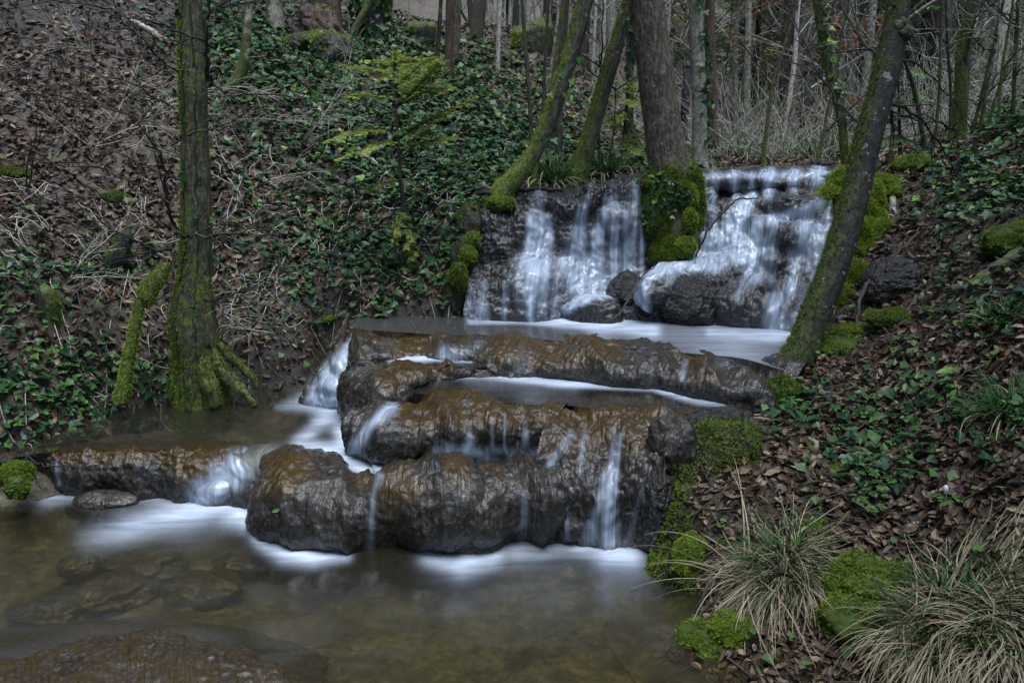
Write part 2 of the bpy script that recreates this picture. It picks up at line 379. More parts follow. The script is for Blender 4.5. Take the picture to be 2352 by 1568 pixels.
CHAN = pts([(40,1120,0),(-60,1165,0),(-500,1230,0),(-900,1900,0),(-900,5000,0),(2300,5000,0),(1900,1900,0),(1680,1585,0),(1570,1520,0),(1535,1465,0),(1625,1390,0),(1560,1335,0),(1490,1270,0),
 (1500,1120,3.05),(1540,985,.44),(1640,965,.45),(1700,945,.45),(1722,915,.45),(1770,850,.56),(1840,790,.57),(1885,745,.57),(1905,600,4.55),(1910,500,4.75),(1965,405,5.3),(2060,384,6.2),
 (2020,374,8.0),(1700,379,8.0),(1600,394,6.3),(1480,404,5.9),(1330,424,5.55),(1190,442,5.4),(1125,490,5.05),(1090,600,4.93),(1055,733,.57),(940,731,.57),(850,738,.57),(770,770,4.75),(725,840,4.5),
 (685,898,.21),(600,905,.21),(480,915,.21),(350,938,.21),(250,960,.21),(130,1000,.21),(70,1045,.2)])[:, :2]
def sdist(P, poly):
    """signed distance to a polygon (negative inside)"""
    d = np.full(len(P), 1e9); ins = np.zeros(len(P), bool); m = len(poly)
    for i in range(m):
        a, b = poly[i], poly[(i + 1) % m]; e = b - a; q = P - a
        t = np.clip((q @ e) / (e @ e), 0, 1); d = np.minimum(d, np.hypot(*(q - t[:, None] * e).T))
        c = ((a[1] > P[:, 1]) != (b[1] > P[:, 1])) & (P[:, 0] < (b[0] - a[0]) * (P[:, 1] - a[1]) / (b[1] - a[1] + 1e-12) + a[0])
        ins ^= c
    return np.where(ins, -d, d)
BED = [((770,1265,0),-.22),((600,1230,0),-.2),((500,1180,0),-.16),((900,1280,0),-.2),((330,1150,0),-.14),((300,1300,0),-.16),((1000,1400,0),-.17),((1400,1480,0),-.08),((1580,1560,0),-.025),((-300,1300,0),-.15),((700,1150,0),-.1),((1000,1200,0),-.12),((1350,1200,0),-.1),((200,1150,0),-.12),
 ((150,1010,.21),.09),((300,980,.21),.08),((450,955,.21),.07),((650,950,.21),.05),((750,1000,.21),.05),((900,1060,.26),0.1),((1200,890,.45),.28),((1600,930,.45),.36),((1640,920,.45),.36),((1000,960,.3),.1),((1000,750,.57),.38),((1300,765,.57),.38),
 ((1700,790,.57),.42),((1300,430,5.75),1.27),((1450,410,5.75),1.27),((1750,395,6.2),1.33),((1900,390,6.2),1.33),((1800,385,7.2),1.36),((1300,600,4.95),.5),((1750,560,5.0),.5),((1500,600,5.0),.5),((760,830,4.6),.18),((500,3000,0),-.2)]
BP = np.array([pt(*b[0])[:2] for b in BED]); BZ = np.array([b[1] for b in BED])
def ground_h(X, Y, fine=True):
    shp = np.shape(X); X = np.ravel(X).astype(float); Y = np.ravel(Y).astype(float); P = np.stack([X, Y], 1)
    h = base_h(X, Y)
    dist = np.hypot(X, Y)
    if fine:
        amp = np.clip(dist / 5, .5, 3)
        h = h + amp * (.045 * fbm(P, 1.7, 5, 3) + .022 * fbm(P, 6.5, 9, 3))
    d = sdist(P, CHAN)
    w = 1 / (np.sum((P[:, None] - BP[None]) ** 2, 2) + 1e-4) ** 3
    bz = (w @ BZ) / w.sum(1) + (.05 * fbm(P, 4.5, 31, 4) + .012 * vn(P, 22, 3) if fine else 0)
    k = sst(-.05, .13, d + (.05 * vn(P, 5, 77) if fine else 0))
    h = np.where(d < .4, bz * (1 - k) + np.maximum(h, bz) * k, h)
    return h.reshape(shp), d.reshape(shp)
def gpt(dx, dy, lift=0.0, tmin=1.5, tmax=40):
    """where the sight line through a photo point meets the ground"""
    d = ray(dx, dy); t = np.geomspace(tmin, tmax, 700); P = CAM + d * t[:, None]; h = ground_h(P[:, 0], P[:, 1])[0]
    hit = np.nonzero(P[:, 2] <= h)[0]; i = hit[0] if len(hit) else len(t) - 1
    q = P[i].copy(); q[2] = h[i] + lift; return q
def ground_n(X, Y, e=.06):
    hx = (ground_h(X + e, Y, False)[0] - ground_h(X - e, Y, False)[0]) / (2 * e)
    hy = (ground_h(X, Y + e, False)[0] - ground_h(X, Y - e, False)[0]) / (2 * e)
    n = np.stack([-hx, -hy, np.ones_like(hx)], -1); return n / np.linalg.norm(n, axis=-1, keepdims=True)
# where ivy, leaf litter and moss cover the ground: soft patches (photo x, y, rx, ry, amount), carried onto the ground
IVY = [(960,300,260,150,1),(720,180,230,110,.9),(1130,380,150,70,1),(1000,480,130,70,.75),(540,90,130,70,.8),(250,620,100,50,.4),(130,900,170,120,.8),(330,900,120,60,.5),(60,700,90,110,.5),(700,650,180,100,.35),
 (950,590,140,90,.9),(640,500,100,90,.35),(760,470,160,90,.6),(1080,560,70,120,.8),(1250,340,120,70,.9),(2270,430,120,60,.9),(2240,640,90,100,.3),(2300,730,80,45,.7),(2200,490,80,35,.6),(2330,270,90,50,.9),(2010,1010,90,90,.3),
 (2120,890,110,50,.25),(2000,1080,110,60,.35),(2280,980,100,60,.3),(1450,370,120,40,.5),(850,680,140,50,.5),(2350,560,60,80,.4),(1860,940,70,50,.3)]
LIT = [(2100,620,150,110,.55),(2010,540,80,90,.4),(2060,450,90,40,.5),(200,350,420,220,1),(350,650,330,200,.8),(700,560,230,150,.7),(1180,230,190,110,1),(1050,160,150,70,.9),(1700,370,400,50,.9),(2150,950,330,170,.9),(1950,1120,260,170,.9),(2250,1200,200,160,.9),(1950,860,170,60,.7),(150,800,250,200,.6),
 (700,80,400,70,.5),(2250,300,150,90,.5),(2100,700,150,90,.3),(950,600,140,120,.4),(1150,60,500,60,.8),(2100,1450,350,150,.6),(1000,720,180,50,.3),(2220,380,150,60,.4)]
def cover(P, L, seed):
    x, y, dep = proj(P); o = np.zeros(len(P))
    for a, b, rx, ry, s in L: o = np.maximum(o, s * np.exp(-.5 * (((x - a) / rx) ** 2 + ((y - b) / ry) ** 2) ** 1.4))
    return np.clip(o * (1 + .9 * fbm(P, 1.6, seed, 3) + .35 * vn(P, 7, seed + 3)), 0, 1)
def spaced(knots):
    o = []
    for (a, sa), (b, sb) in zip(knots[:-1], knots[1:]):
        n = max(1, int(round((b - a) / (.5 * (sa + sb))))); t = np.arange(n) / n
        o.append(a + (b - a) * (t * sa + .5 * t * t * (sb - sa)) / (.5 * (sa + sb)))
    return np.concatenate(o + [[knots[-1][0]]])
gx = spaced([(-70, 3), (-12, .6), (-5, .10), (-2.8, .035), (2.8, .035), (5, .10), (12, .6), (70, 3)])
gy = spaced([(-8, .8), (0, .25), (1.7, .035), (6.2, .035), (9, .10), (16, .4), (30, 1.2), (80, 3.0)])
X, Y = np.meshgrid(gx, gy); Z, D = ground_h(X, Y)
V = np.stack([X, Y, Z], -1).reshape(-1, 3)
far = np.hypot(V[:, 0], V[:, 1]); Dr = D.ravel()
mb = MB(); mb.add(V, grid_faces(len(gy), len(gx)), bed=sst(.03, -.05, Dr),
    litter=np.clip(np.maximum(cover(V, LIT, 41) * .75, sst(8, 14, far) * .95) * sst(0, .15, Dr), 0, 1), green=np.where(far > 7, .35, .15) * cover(V, IVY, 40))
tag(mb.build('ground', M['soil']), 'dark leaf strewn woodland ground with the stream bed cut through it', kind='structure')

# ------------------------------------------------------------------ tufa rock: lofted faces between measured lips and feet
def strokes(P, L):
    """density of running white water: soft strokes [(x, y, half-width, strength), ...] measured on the photo, carried onto the surface"""
    x, y, _ = proj(P); o = np.zeros(x.shape)
    for S_ in L:
        best = np.zeros(x.shape)
        S_ = [tuple(s) for s in S_]
        if len(S_) == 1: S_ = S_ * 2
        for (ax, ay, aw, as_), (bx, by, bw, bs) in zip(S_[:-1], S_[1:]):
            ex, ey = bx - ax, by - ay; L2_ = max(ex * ex + ey * ey, 1e-6)
            t = np.clip(((x - ax) * ex + (y - ay) * ey) / L2_, 0, 1)
            d = np.hypot(x - ax - t * ex, y - ay - t * ey) / (aw + t * (bw - aw))
            best = np.maximum(best, (as_ + t * (bs - as_)) * np.exp(-d ** 2 * 1.1))
        o = 1 - (1 - o) * (1 - np.clip(best, 0, 1))
    return o
def loft(rows, nu, nv, amp=.02, sc=5.0, fine=.004, seed=0, lobes=0.0, ledge=0.0, bumps=(), strk=.004, crust=.014):
    """smooth surface through rows of points, then weathered along its normals"""
    A = np.stack([cr(r, nu) for r in rows]); G = cr(A, nv)
    N = grid_normals(G)
    if np.mean(N[..., 1]) > 0: N = -N
    d = amp * fbm(G, sc, seed, 4) + fine * fbm(G, 45, seed + 5, 3) + crust * (.35 - np.abs(fbm(G, 16, seed + 21, 3)) * 1.6) + crust * .5 * (.3 - np.abs(vn(G, 38, seed + 23)))
    if lobes:
        ul = np.linspace(0, 1, nu)[None] * np.ones((nv, 1)); q = np.stack([G[..., 0] * 3.2 + G[..., 1], G[..., 2] * .8, G[..., 1] * 0], -1)
        d = d + lobes * (np.abs(fbm(q, 1.6, seed + 9, 2)) * -2 + .5)
    q = np.stack([np.linspace(0, 1, nu)[None] * np.linalg.norm(np.diff(G[nv // 2], axis=0), axis=1).sum() * 13 + 1.2 * fbm(G, 3, seed + 60, 2), G[..., 2] * 5, 0 * G[..., 2]], -1)
    d = d + strk * (1 - 2 * np.abs(fbm(q, 1.0, seed + 70, 3)) * 1.6)
    if ledge: d = d + ledge * np.sin(G[..., 2] * 34 + 3 * fbm(G, 3, seed + 2, 2)) * .5
    if len(bumps):
        x, y, _ = proj(G); jx = 34 * fbm(G, 4, seed + 40, 4); jy = 34 * fbm(G, 4, seed + 50, 4); b = np.zeros(x.shape)
        for a, c, rx, ry, h in bumps: b = np.maximum(b, h * .62 * np.clip(1.0 - ((x + jx - a) / rx) ** 2 - ((y + jy - c) / ry) ** 2, 0, 1) ** .75)
        for _ in range(2): b[1:-1, 1:-1] = (b[1:-1, 1:-1] * 2 + b[:-2, 1:-1] + b[2:, 1:-1] + b[1:-1, :-2] + b[1:-1, 2:]) / 6
        Nb = N + [0, 0, .25]; Nb /= np.linalg.norm(Nb, axis=-1, keepdims=True); G = G + Nb * b[..., None]
    G = G + N * d[..., None]
    su = np.cumsum(np.r_[np.zeros((1, )), np.linalg.norm(np.diff(G[nv // 2], axis=0), axis=1)])
    sv = np.concatenate([np.zeros((1, nu)), np.cumsum(np.linalg.norm(np.diff(G, axis=0), axis=2), 0)])
    f = np.stack([su[None] * np.ones((nv, 1)), sv, np.zeros((nv, nu))], -1)
    return G, N, f
def face_rows(lip, foot, k=5, p=1.0, back=.35, bulge=0.0):
    a, b = pts(lip), pts(foot); n = max(len(a), len(b)) + 3
    a, b = cr(a, n), cr(b, n); h = b - a; h[:, 2] = 0; hl = np.linalg.norm(h, axis=1, keepdims=True); tg = np.gradient(a, axis=0); pp = np.stack([tg[:, 1], -tg[:, 0], 0 * hl[:, 0]], 1); pp /= np.maximum(np.linalg.norm(pp, axis=1, keepdims=True), 1e-6); pp *= np.where(pp[:, 1:2] > 0, -1, 1)
    hd = h + .10 * pp; hd /= np.linalg.norm(hd, axis=1, keepdims=True)
    rows = [a - hd * back + [0, 0, -.07], a - hd * .09 + [0, 0, -.02], a + [0, 0, .004]]
    for i in range(1, k + 1):
        th = i / k * math.pi / 2; s, c = math.sin(th) ** p, 1 - math.cos(th)
        r = a + h * s + hd * bulge * math.sin(2 * th); r[:, 2] = a[:, 2] + (b[:, 2] - a[:, 2]) * c; rows.append(r)
    rows += [b + hd * .01 + [0, 0, -.06], b + hd * .0 + [0, 0, -.16]]
    return rows
def rock(name, label, rows, nu, nv, mat='rock', algae=None, group=None, **k):
    G, N, f = loft(rows, nu, nv, **k)
    mb = MB(); al = np.clip(N[..., 2] * 1.1 - .1, 0, 1)
    if algae is not None: al = np.clip(al * .6 + strokes(G, algae), 0, 1)
    mb.add(G.reshape(-1, 3), grid_faces(nv, nu), flow=f.reshape(-1, 3), algae=al.ravel())
    tag(mb.build(name, M[mat]), label, 'rock', group)
    return G, N, f
def veil(name, label, GNf, dens, off=.008, cat='waterfall', parent=None):
    """sheet of water running over a rock face; only where it runs"""
    G, N, f = GNf; nv, nu = G.shape[:2]
    Gs = G.copy()
    for _ in range(3):
        Gs[1:-1, 1:-1] = .2 * (Gs[1:-1, 1:-1] + Gs[:-2, 1:-1] + Gs[2:, 1:-1] + Gs[1:-1, :-2] + Gs[1:-1, 2:])
    Gs = Gs + N * off; d = sst(.08, .85, strokes(Gs, dens))
    F = grid_faces(nv, nu); keep = d.ravel()[F].max(1) > .02
    mb = MB(); mb.add(Gs.reshape(-1, 3), F[keep], flow=f.reshape(-1, 3), foam=d.ravel())
    return tag(mb.build(name, M['veil'], parent), label, cat)
_ICO = {}
def ico(n):
    if n not in _ICO:
        import bmesh
        b = bmesh.new(); bmesh.ops.create_icosphere(b, subdivisions=n, radius=1.0)
        _ICO[n] = (np.array([v.co for v in b.verts]), np.array([[v.index for v in f.verts] for f in b.faces])); b.free()
    return _ICO[n]
def boulder(c, r, seed=0, sub=5, amp=.14, sc=1.8, fine=.02, rot=0.0, sq=1.0):
    V, F = ico(sub); d = 1 + amp * fbm(V, sc, seed, 4) + fine * fbm(V, 9, seed + 3, 3)
    U = np.sign(V) * np.abs(V) ** sq; U = U / np.maximum(np.linalg.norm(U, axis=1, keepdims=True), 1e-9) if sq != 1 else U
    W = U * d[:, None] * np.asarray(r); cs, sn = math.cos(rot), math.sin(rot)
    W = np.stack([W[:, 0] * cs - W[:, 1] * sn, W[:, 0] * sn + W[:, 1] * cs, W[:, 2]], 1)
    az = np.arctan2(V[:, 0], -V[:, 1]); rr = float(np.mean(r))
    f = np.stack([az * rr, np.arccos(np.clip(V[:, 2], -1, 1)) * rr, 0 * az], 1)
    return W + np.asarray(c), F, f, V
def dome(name, label, dx, dy, v, r, mat='rock', seed=0, rot=0.0, algae=.5, cat='rock', group=None, **k):
    c = pt(dx, dy, v); W, F, f, V = boulder(c, r, seed, rot=rot, **k)
    mb = MB(); mb.add(W, F, flow=f, algae=np.clip(V[:, 2] * algae, 0, 1)); tag(mb.build(name, M[mat]), label, cat, group)
    return W, F, f, V
def dome_veil(name, label, WFf, dens, off=.006):
    W, F, f, V = WFf; P = W + V * off; d = sst(.08, .85, strokes(P, dens)); keep = d[F].max(1) > .02
    mb = MB(); mb.add(P, F[keep], flow=f, foam=d); return tag(mb.build(name, M['veil']), label, 'waterfall')

# terraces, front to back
gC = rock('tufa_terrace', 'broad brown tufa terrace of rounded lobes above the front pool',
    face_rows([(606,1092,.18),(648,1066,.22),(740,1076,.24),(870,1092,.25),(1000,1085,.26),(1100,1078,.26),(1250,1070,.27),(1300,1055,.30)],
              [(596,1196,0),(620,1228,0),(680,1246,0),(850,1258,0),(1000,1263,0),(1130,1263,0),(1250,1255,0),(1330,1250,0)], bulge=.03), 300, 110, amp=.045, sc=4, fine=.008, crust=.008, lobes=.05, seed=3, algae=[[(650,1090,60,.6),(620,1140,40,.5)],[(900,1110,50,.9),(950,1130,40,.7),(890,1200,30,.6)],[(1050,1080,30,.9)]], bumps=[(700,1150,130,125,0.116),(760,1195,110,90,0.095),(985,1160,145,115,0.136),(940,1110,60,50,0.088),(1190,1150,100,120,0.088),(1050,1082,46,30,0.068),(615,1170,50,70,0.068),(850,1225,60,50,0.048),(1110,1210,60,60,0.088),(1280,1130,50,120,0.068)])
gB = rock('tufa_terrace', 'amber algae covered tufa ledge under the long narrow pool',
    face_rows([(855,930,.40),(900,915,.43),(960,904,.45),(1000,908,.45),(1080,918,.45),(1160,925,.45),(1250,930,.45),(1300,934,.45)],
              [(805,1045,.21),(850,1060,.22),(920,1066,.25),(1000,1054,.26),(1100,1048,.26),(1200,1046,.26),(1270,1044,.27)], p=.8, bulge=.03), 260, 100, amp=.036, sc=5, fine=.008, crust=.010, lobes=.05, seed=21, bumps=[(885,1000,100,80,0.098),(1000,985,60,80,0.084),(1075,1000,45,50,0.035),(1150,985,50,60,0.056),(1245,985,50,70,0.070),(960,940,40,30,0.042)], algae=[[(960,930,60,.9),(1200,950,50,1),(1280,950,40,.6)]])
gB1 = rock('tufa_terrace', 'left shoulder of tufa below the small step pool, beside the chute',
    face_rows([(832,842,.49),(870,848,.49),(920,852,.49),(1000,850,.488),(1080,848,.485),(1160,848,.475)],
              [(788,945,.21),(800,965,.22),(880,930,.41),(960,885,.45),(1050,872,.45),(1160,866,.45)], back=.12), 220, 70, amp=.025, sc=6, lobes=.05, seed=22, bumps=[(845,900,65,60,.11),(930,868,50,26,.07),(1030,858,60,20,.05),(810,940,30,40,.06)], algae=[[(880,860,40,.5),(1000,860,40,.5)]])
gCl = rock('tufa_cliff', 'dark dripping tufa cliff at the right end of the front terrace',
    face_rows([(1270,938,.45),(1350,940,.45),(1450,948,.45),(1530,958,.45),(1575,972,.46)],
              [(1220,1240,0),(1330,1255,0),(1420,1258,0),(1470,1262,0),(1510,1290,0)], p=.9, bulge=.02), 240, 150, mat='rock', amp=.045, sc=6, fine=.010, lobes=.03, ledge=.012, seed=24)
gA = rock('tufa_terrace', 'uppermost brown tufa ledge below the broad grey pool',
    face_rows([(820,762,.56),(838,757,.57),(900,762,.57),(1000,768,.57),(1100,770,.57),(1200,775,.57),(1300,784,.57),(1400,796,.57),(1500,803,.57),(1600,812,.57),(1680,818,.57),(1765,834,.57),(1850,850,.55)],
              [(790,850,.42),(820,838,.48),(880,830,.50),(1000,826,.50),(1090,838,.48),(1140,862,.45),(1250,866,.45),(1350,880,.45),(1450,887,.45),(1550,897,.45),(1610,915,.45),(1710,930,.45),(1800,935,.45)], p=1.15), 380, 80, crust=.009, amp=.04, sc=6, fine=.006, lobes=.05, seed=41, bumps=[(870,800,50,34,0.050),(960,790,50,22,0.028),(1040,805,60,26,0.033),(1180,822,70,40,0.061),(1270,850,50,22,0.033),(1340,835,75,44,0.055),(1430,860,50,28,0.039),(1500,838,60,34,0.039),(1560,870,50,30,0.044),(1640,875,60,46,0.066),(1720,890,50,40,0.055)], algae=[[(950,775,50,.9)],[(1180,800,50,.7),(1400,800,40,.6)],[(1600,830,50,.5)]])
gD = rock('tufa_terrace', 'low mossy brown rim of tufa holding the still pool on the left',
    face_rows([(45,1052,.20),(70,1042,.205),(150,1034,.205),(250,1036,.205),(350,1033,.205),(450,1030,.205),(540,1035,.20),(610,1050,.20)],
              [(70,1130,0),(95,1134,0),(180,1142,0),(270,1146,0),(330,1146,0),(440,1156,0),(560,1172,0),(610,1205,0)], p=.9), 300, 80, amp=.03, sc=7, lobes=.02, fine=.009, strk=.003, seed=52, bumps=[(150,1080,60,40,.04),(300,1085,70,45,.05),(430,1085,70,50,.05)], algae=[[(120,1035,40,.7),(540,1035,40,.9)],[(450,1080,50,.6)]])
dD = dome('tufa_boulder', 'flat pale brown boulder just below the rim of the left pool', 245,1150,0.0, (.16,.09,.05), seed=55)
dE = dome('tufa_boulder', 'smooth brown boulder under the white spill from the left pool', 530,1122,.035, (.17,.11,.085), seed=56, rot=.4)
gF = rock('foreground_rock', 'brown and amber rock lip with bright wet glints nearest the camera',
    [pts(r) for r in ([(-250,1440,-.10),(0,1440,-.10),(200,1425,-.08),(360,1415,-.07),(520,1440,-.08),(640,1470,-.12),(760,1510,-.14)],
     [(-250,1500,-.02),(0,1498,-.02),(180,1480,-.0),(350,1450,.02),(480,1470,.0),(620,1500,-.03),(740,1540,-.08)],
     [(-250,1540,.035),(0,1535,.03),(180,1510,.03),(350,1490,.04),(480,1510,.04),(620,1530,.02),(760,1580,-.07)],
     [(-250,1620,.02),(0,1610,.02),(180,1590,.03),(350,1570,.03),(480,1580,.03),(640,1590,.0),(800,1640,-.07)],
     [(-250,1800,-.05),(0,1790,-.05),(180,1780,-.04),(350,1770,-.04),(500,1770,-.04),(660,1770,-.06),(820,1800,-.1)],
     [(-250,2100,-.2),(0,2100,-.2),(180,2100,-.2),(350,2100,-.2),(500,2100,-.2),(660,2100,-.2),(820,2100,-.2)])], 260, 130, mat='foreground', amp=.022, sc=7, fine=.006, crust=.005, seed=61)

gH = rock('tufa_chute', 'steep wet brown rock under the white chute at the left end of the terraces',
    [pts(r) for r in ([(770,764,4.62),(812,760,4.55),(850,764,4.5)],[(775,772,4.52),(812,768,4.44),(848,772,4.38)],[(760,802,4.43),(795,798,4.34),(838,804,4.26)],[(732,850,4.3),(772,846,4.2),(816,852,4.12)],
     [(706,895,4.22),(750,895,4.1),(802,898,4.02)],[(684,928,.2),(744,940,.2),(805,945,.2)],[(684,960,.08),(744,970,.08),(805,975,.08)])], 90, 130, amp=.03, sc=7, fine=.008, seed=64, bumps=[(790,840,26,40,.06),(750,890,30,30,.05)])
# the two upper falls
gE = rock('rock_wall', 'dark bluish rock wall under the left waterfall, bulging into an apron at its foot',
    [pts(r) for r in ([(1110,470,5.4),(1200,442,5.6),(1260,434,5.65),(1330,426,5.7),(1400,416,5.75),(1495,406,5.8)],
     [(1120,480,5.17),(1200,455,5.2),(1255,447,5.2),(1330,437,5.2),(1400,424,5.25),(1495,414,5.28)],
     [(1112,510,5.07),(1200,475,5.1),(1258,472,5.12),(1330,460,5.12),(1400,448,5.15),(1495,440,5.18)],
     [(1105,560,5.0),(1200,540,5.0),(1262,540,5.06),(1320,520,5.1),(1400,515,5.08),(1495,515,5.12)],
     [(1090,610,4.93),(1190,608,4.92),(1250,606,4.93),(1320,600,5.04),(1400,610,5.05),(1495,610,5.08)],
     [(1076,650,4.82),(1150,638,4.8),(1235,636,4.78),(1310,660,4.88),(1400,665,4.96),(1495,668,5.0)],
     [(1068,700,4.72),(1140,690,4.70),(1230,690,4.66),(1310,710,4.76),(1400,715,4.84),(1495,716,4.9)],
     [(1062,745,4.68),(1130,745,4.65),(1230,745,4.60),(1315,748,4.70),(1400,750,4.76),(1495,750,4.8)],
     [(1062,790,4.68),(1130,790,4.65),(1230,790,4.60),(1315,790,4.70),(1400,790,4.76),(1495,790,4.8)])], 300, 220, mat='fallrock', amp=.05, sc=4.5, fine=.010, ledge=.010, lobes=.02, seed=71, bumps=[(1418,512,40,56,.13),(1300,480,38,28,.11),(1345,466,28,34,.12),(1245,468,50,24,.10),(1160,700,80,52,.10),(1130,560,50,90,.09),(1300,560,26,70,.09),(1230,640,90,60,.08),(1385,450,40,22,.08),(1460,436,40,24,.08),(1190,520,24,40,.07)])
gR = rock('rock_wall', 'stepped bluish rock wall under the right waterfall',
    [pts(r) for r in ([(1585,398,6.3),(1700,393,6.5),(1800,391,6.6),(1880,390,6.6),(1975,388,6.4)],
     [(1590,408,5.32),(1700,402,5.36),(1800,400,5.38),(1880,397,5.4),(1975,395,5.42)],
     [(1590,440,5.27),(1690,440,5.29),(1770,436,5.28),(1870,420,5.3),(1970,406,5.36)],
     [(1590,520,5.2),(1665,470,5.18),(1755,455,5.17),(1850,438,5.18),(1955,420,5.22)],
     [(1580,590,5.1),(1655,505,5.1),(1745,488,5.06),(1840,468,5.06),(1935,448,5.08)],
     [(1560,608,5.0),(1645,585,4.98),(1740,512,4.98),(1820,505,4.97),(1915,500,4.92)],
     [(1500,620,4.86),(1635,606,4.86),(1735,555,4.87),(1810,565,4.82),(1905,570,4.78)],
     [(1465,665,4.76),(1620,650,4.74),(1720,636,4.74),(1800,640,4.7),(1895,645,4.62)],
     [(1430,710,4.68),(1600,715,4.62),(1690,690,4.60),(1790,690,4.56),(1880,700,4.48)],
     [(1400,750,4.62),(1570,765,4.52),(1670,776,4.48),(1770,778,4.42),(1870,775,4.36)],
     [(1400,790,4.62),(1570,810,4.52),(1670,820,4.48),(1770,820,4.42),(1870,815,4.36)])], 320, 260, mat='fallrock', amp=.06, sc=5, fine=.009, ledge=.006, lobes=.02, seed=75, bumps=[(1790,545,85,46,.18),(1840,470,110,24,.13),(1720,700,85,64,.20),(1830,700,60,80,.10),(1680,640,80,40,.12),(1630,480,30,50,.09),(1850,425,90,15,.09),(1690,425,50,16,.07),(1640,570,30,30,.08),(1890,560,40,80,.10),(1760,610,60,30,.08)])
bk1 = dome('black_boulder', 'glistening black knobbly boulder between the right falls', 1585,700,4.62, (.17,.15,.18), 'blackrock', 81, amp=.3, fine=.05, algae=0)
bk1b = dome('tufa_boulder', 'smooth wet brown shoulder of rock in front of the black boulder', 1530,668,4.70, (.22,.13,.13), 'fallrock', 83, amp=.22, rot=.55)
bk2 = dome('black_boulder', 'dark wet rock with a bent stick leaning on it between the two falls', 1440,680,4.85, (.12,.13,.14), 'blackrock', 86, amp=.3, fine=.03, algae=0)
bk3 = dome('tufa_boulder', 'low rounded grey boulder at the foot of the left fall', 1362,722,4.70, (.19,.13,.115), 'fallrock', 88, amp=.28, rot=-.2, fine=.04)

# ------------------------------------------------------------------ falling water
wE = veil('waterfall', 'left upper waterfall, soft white threads dropping over a dark rock wall', gE, [
 [(1240,440,30,.3),(1235,480,26,.4),(1240,520,24,.85),(1236,570,32,.95),(1230,610,46,.95),(1215,650,60,.5),(1200,690,60,.28),(1190,735,60,.2)],
 [(1215,500,9,.8),(1222,560,14,.6)],[(1258,500,9,.8),(1262,560,14,.6)],[(1290,600,18,.6),(1330,645,26,.6),(1360,668,26,.7)],
 [(1080,660,14,.3),(1082,735,20,.7)],[(1110,650,14,.3),(1112,735,16,.6)],[(1160,650,8,.4),(1158,735,8,.5)],[(1215,660,8,.4),(1216,735,8,.6)],[(1250,640,40,.35),(1270,735,40,.3)],
 [(1348,455,14,.4),(1334,500,18,.75),(1326,560,24,.9),(1328,650,30,.7)],[(1398,460,12,.5),(1378,530,18,.8),(1370,600,24,.95),(1370,675,30,.8)],[(1420,430,40,.25),(1430,480,30,.3)],
 [(1410,470,10,.5),(1412,540,14,.8),(1412,660,18,.75)],[(1437,490,8,.8),(1440,660,13,.8)],[(1462,420,10,.5),(1455,520,12,.65),(1450,660,16,.55)],[(1475,420,6,.5),(1474,660,8,.6)],[(1380,690,40,.4)],[(1430,660,60,.3)]])
wR = veil('waterfall', 'right upper waterfall, wide white veils stepping down grey rocks', gR, [
 [(1610,405,9,.4),(1960,397,9,.5)],[(1618,420,12,.6),(1614,500,15,.8),(1610,590,18,.8)],[(1642,404,14,.7),(1640,450,10,.6),(1640,560,12,.55)],[(1688,404,16,.6),(1690,455,9,.5)],[(1728,404,8,.6),(1726,452,8,.6)],[(1768,402,20,.7),(1765,450,12,.5)],[(1825,400,18,.6),(1820,435,12,.5)],[(1880,398,22,.7),(1870,430,16,.5)],[(1935,397,16,.7),(1925,430,14,.6)],
 [(1720,455,22,.8),(1690,500,26,.95),(1665,560,24,.9),(1640,600,22,.8)],[(1690,500,22,.8),(1692,590,24,.8)],
 [(1930,455,16,.95),(1860,480,16,.8),(1800,496,15,.65),(1745,512,18,.8),(1725,560,24,.7),(1718,640,18,.5),(1690,690,16,.4)],
 [(1640,540,14,.6),(1612,580,20,.7)],[(1650,600,26,.9),(1570,608,18,1),(1500,616,14,1)],[(1780,520,16,.5),(1775,600,14,.45),(1770,640,16,.4)],[(1850,520,30,.75),(1850,610,26,.5)],[(1880,520,14,.7),(1870,640,12,.6)],[(1820,580,12,.6),(1818,660,12,.55)],
 [(1900,500,16,.6),(1890,600,12,.6)],[(1745,560,24,.6),(1740,640,18,.5)],[(1870,690,24,.6),(1830,740,20,.7)],[(1780,690,18,.6),(1775,770,26,.7)],[(1820,660,30,.5),(1780,700,24,.5)],[(1800,425,100,.10)],[(1760,768,70,.3)]], .012)
dome_veil('waterfall', 'narrow white chute running down the brown shoulder beside the black boulder', bk1b, [[(1510,612,16,1),(1470,670,16,.95),(1430,745,24,1)],[(1482,680,10,.7),(1486,755,20,1)],[(1600,606,30,.9),(1520,616,16,.9)],[(1540,650,24,.3)]])
dome_veil('waterfall', 'curved white slide of water over the low grey boulder', bk3, [[(1430,668,15,.95),(1370,674,16,.95),(1310,698,17,.95),(1262,738,22,1)]])
veil('waterfall', 'white chute tumbling from the grey pool down the left side of the terraces', gH, [[(828,768,16,.6),(800,802,18,.85),(768,850,22,.9),(742,905,30,1),(738,930,36,1)],[(770,846,36,.35),(745,900,44,.4)],[(800,870,10,.5),(785,925,14,.8)]])
veil('waterfall', 'thin drips of white water running down the dark tufa cliff', gCl, [
 [(1415,960,18,.15),(1405,1040,16,.35),(1402,1120,18,.6),(1400,1245,24,.75)],[(1385,1090,8,.4),(1375,1160,12,.5),(1352,1235,22,.5)],[(1425,1000,6,.4),(1415,1130,8,.5)],[(1300,1100,6,.2),(1302,1235,10,.35)],[(1480,1100,8,.25),(1440,1250,14,.3)],[(1310,1000,16,.4),(1265,1068,14,.6)],[(1345,985,12,.3),(1330,1080,14,.35)]])
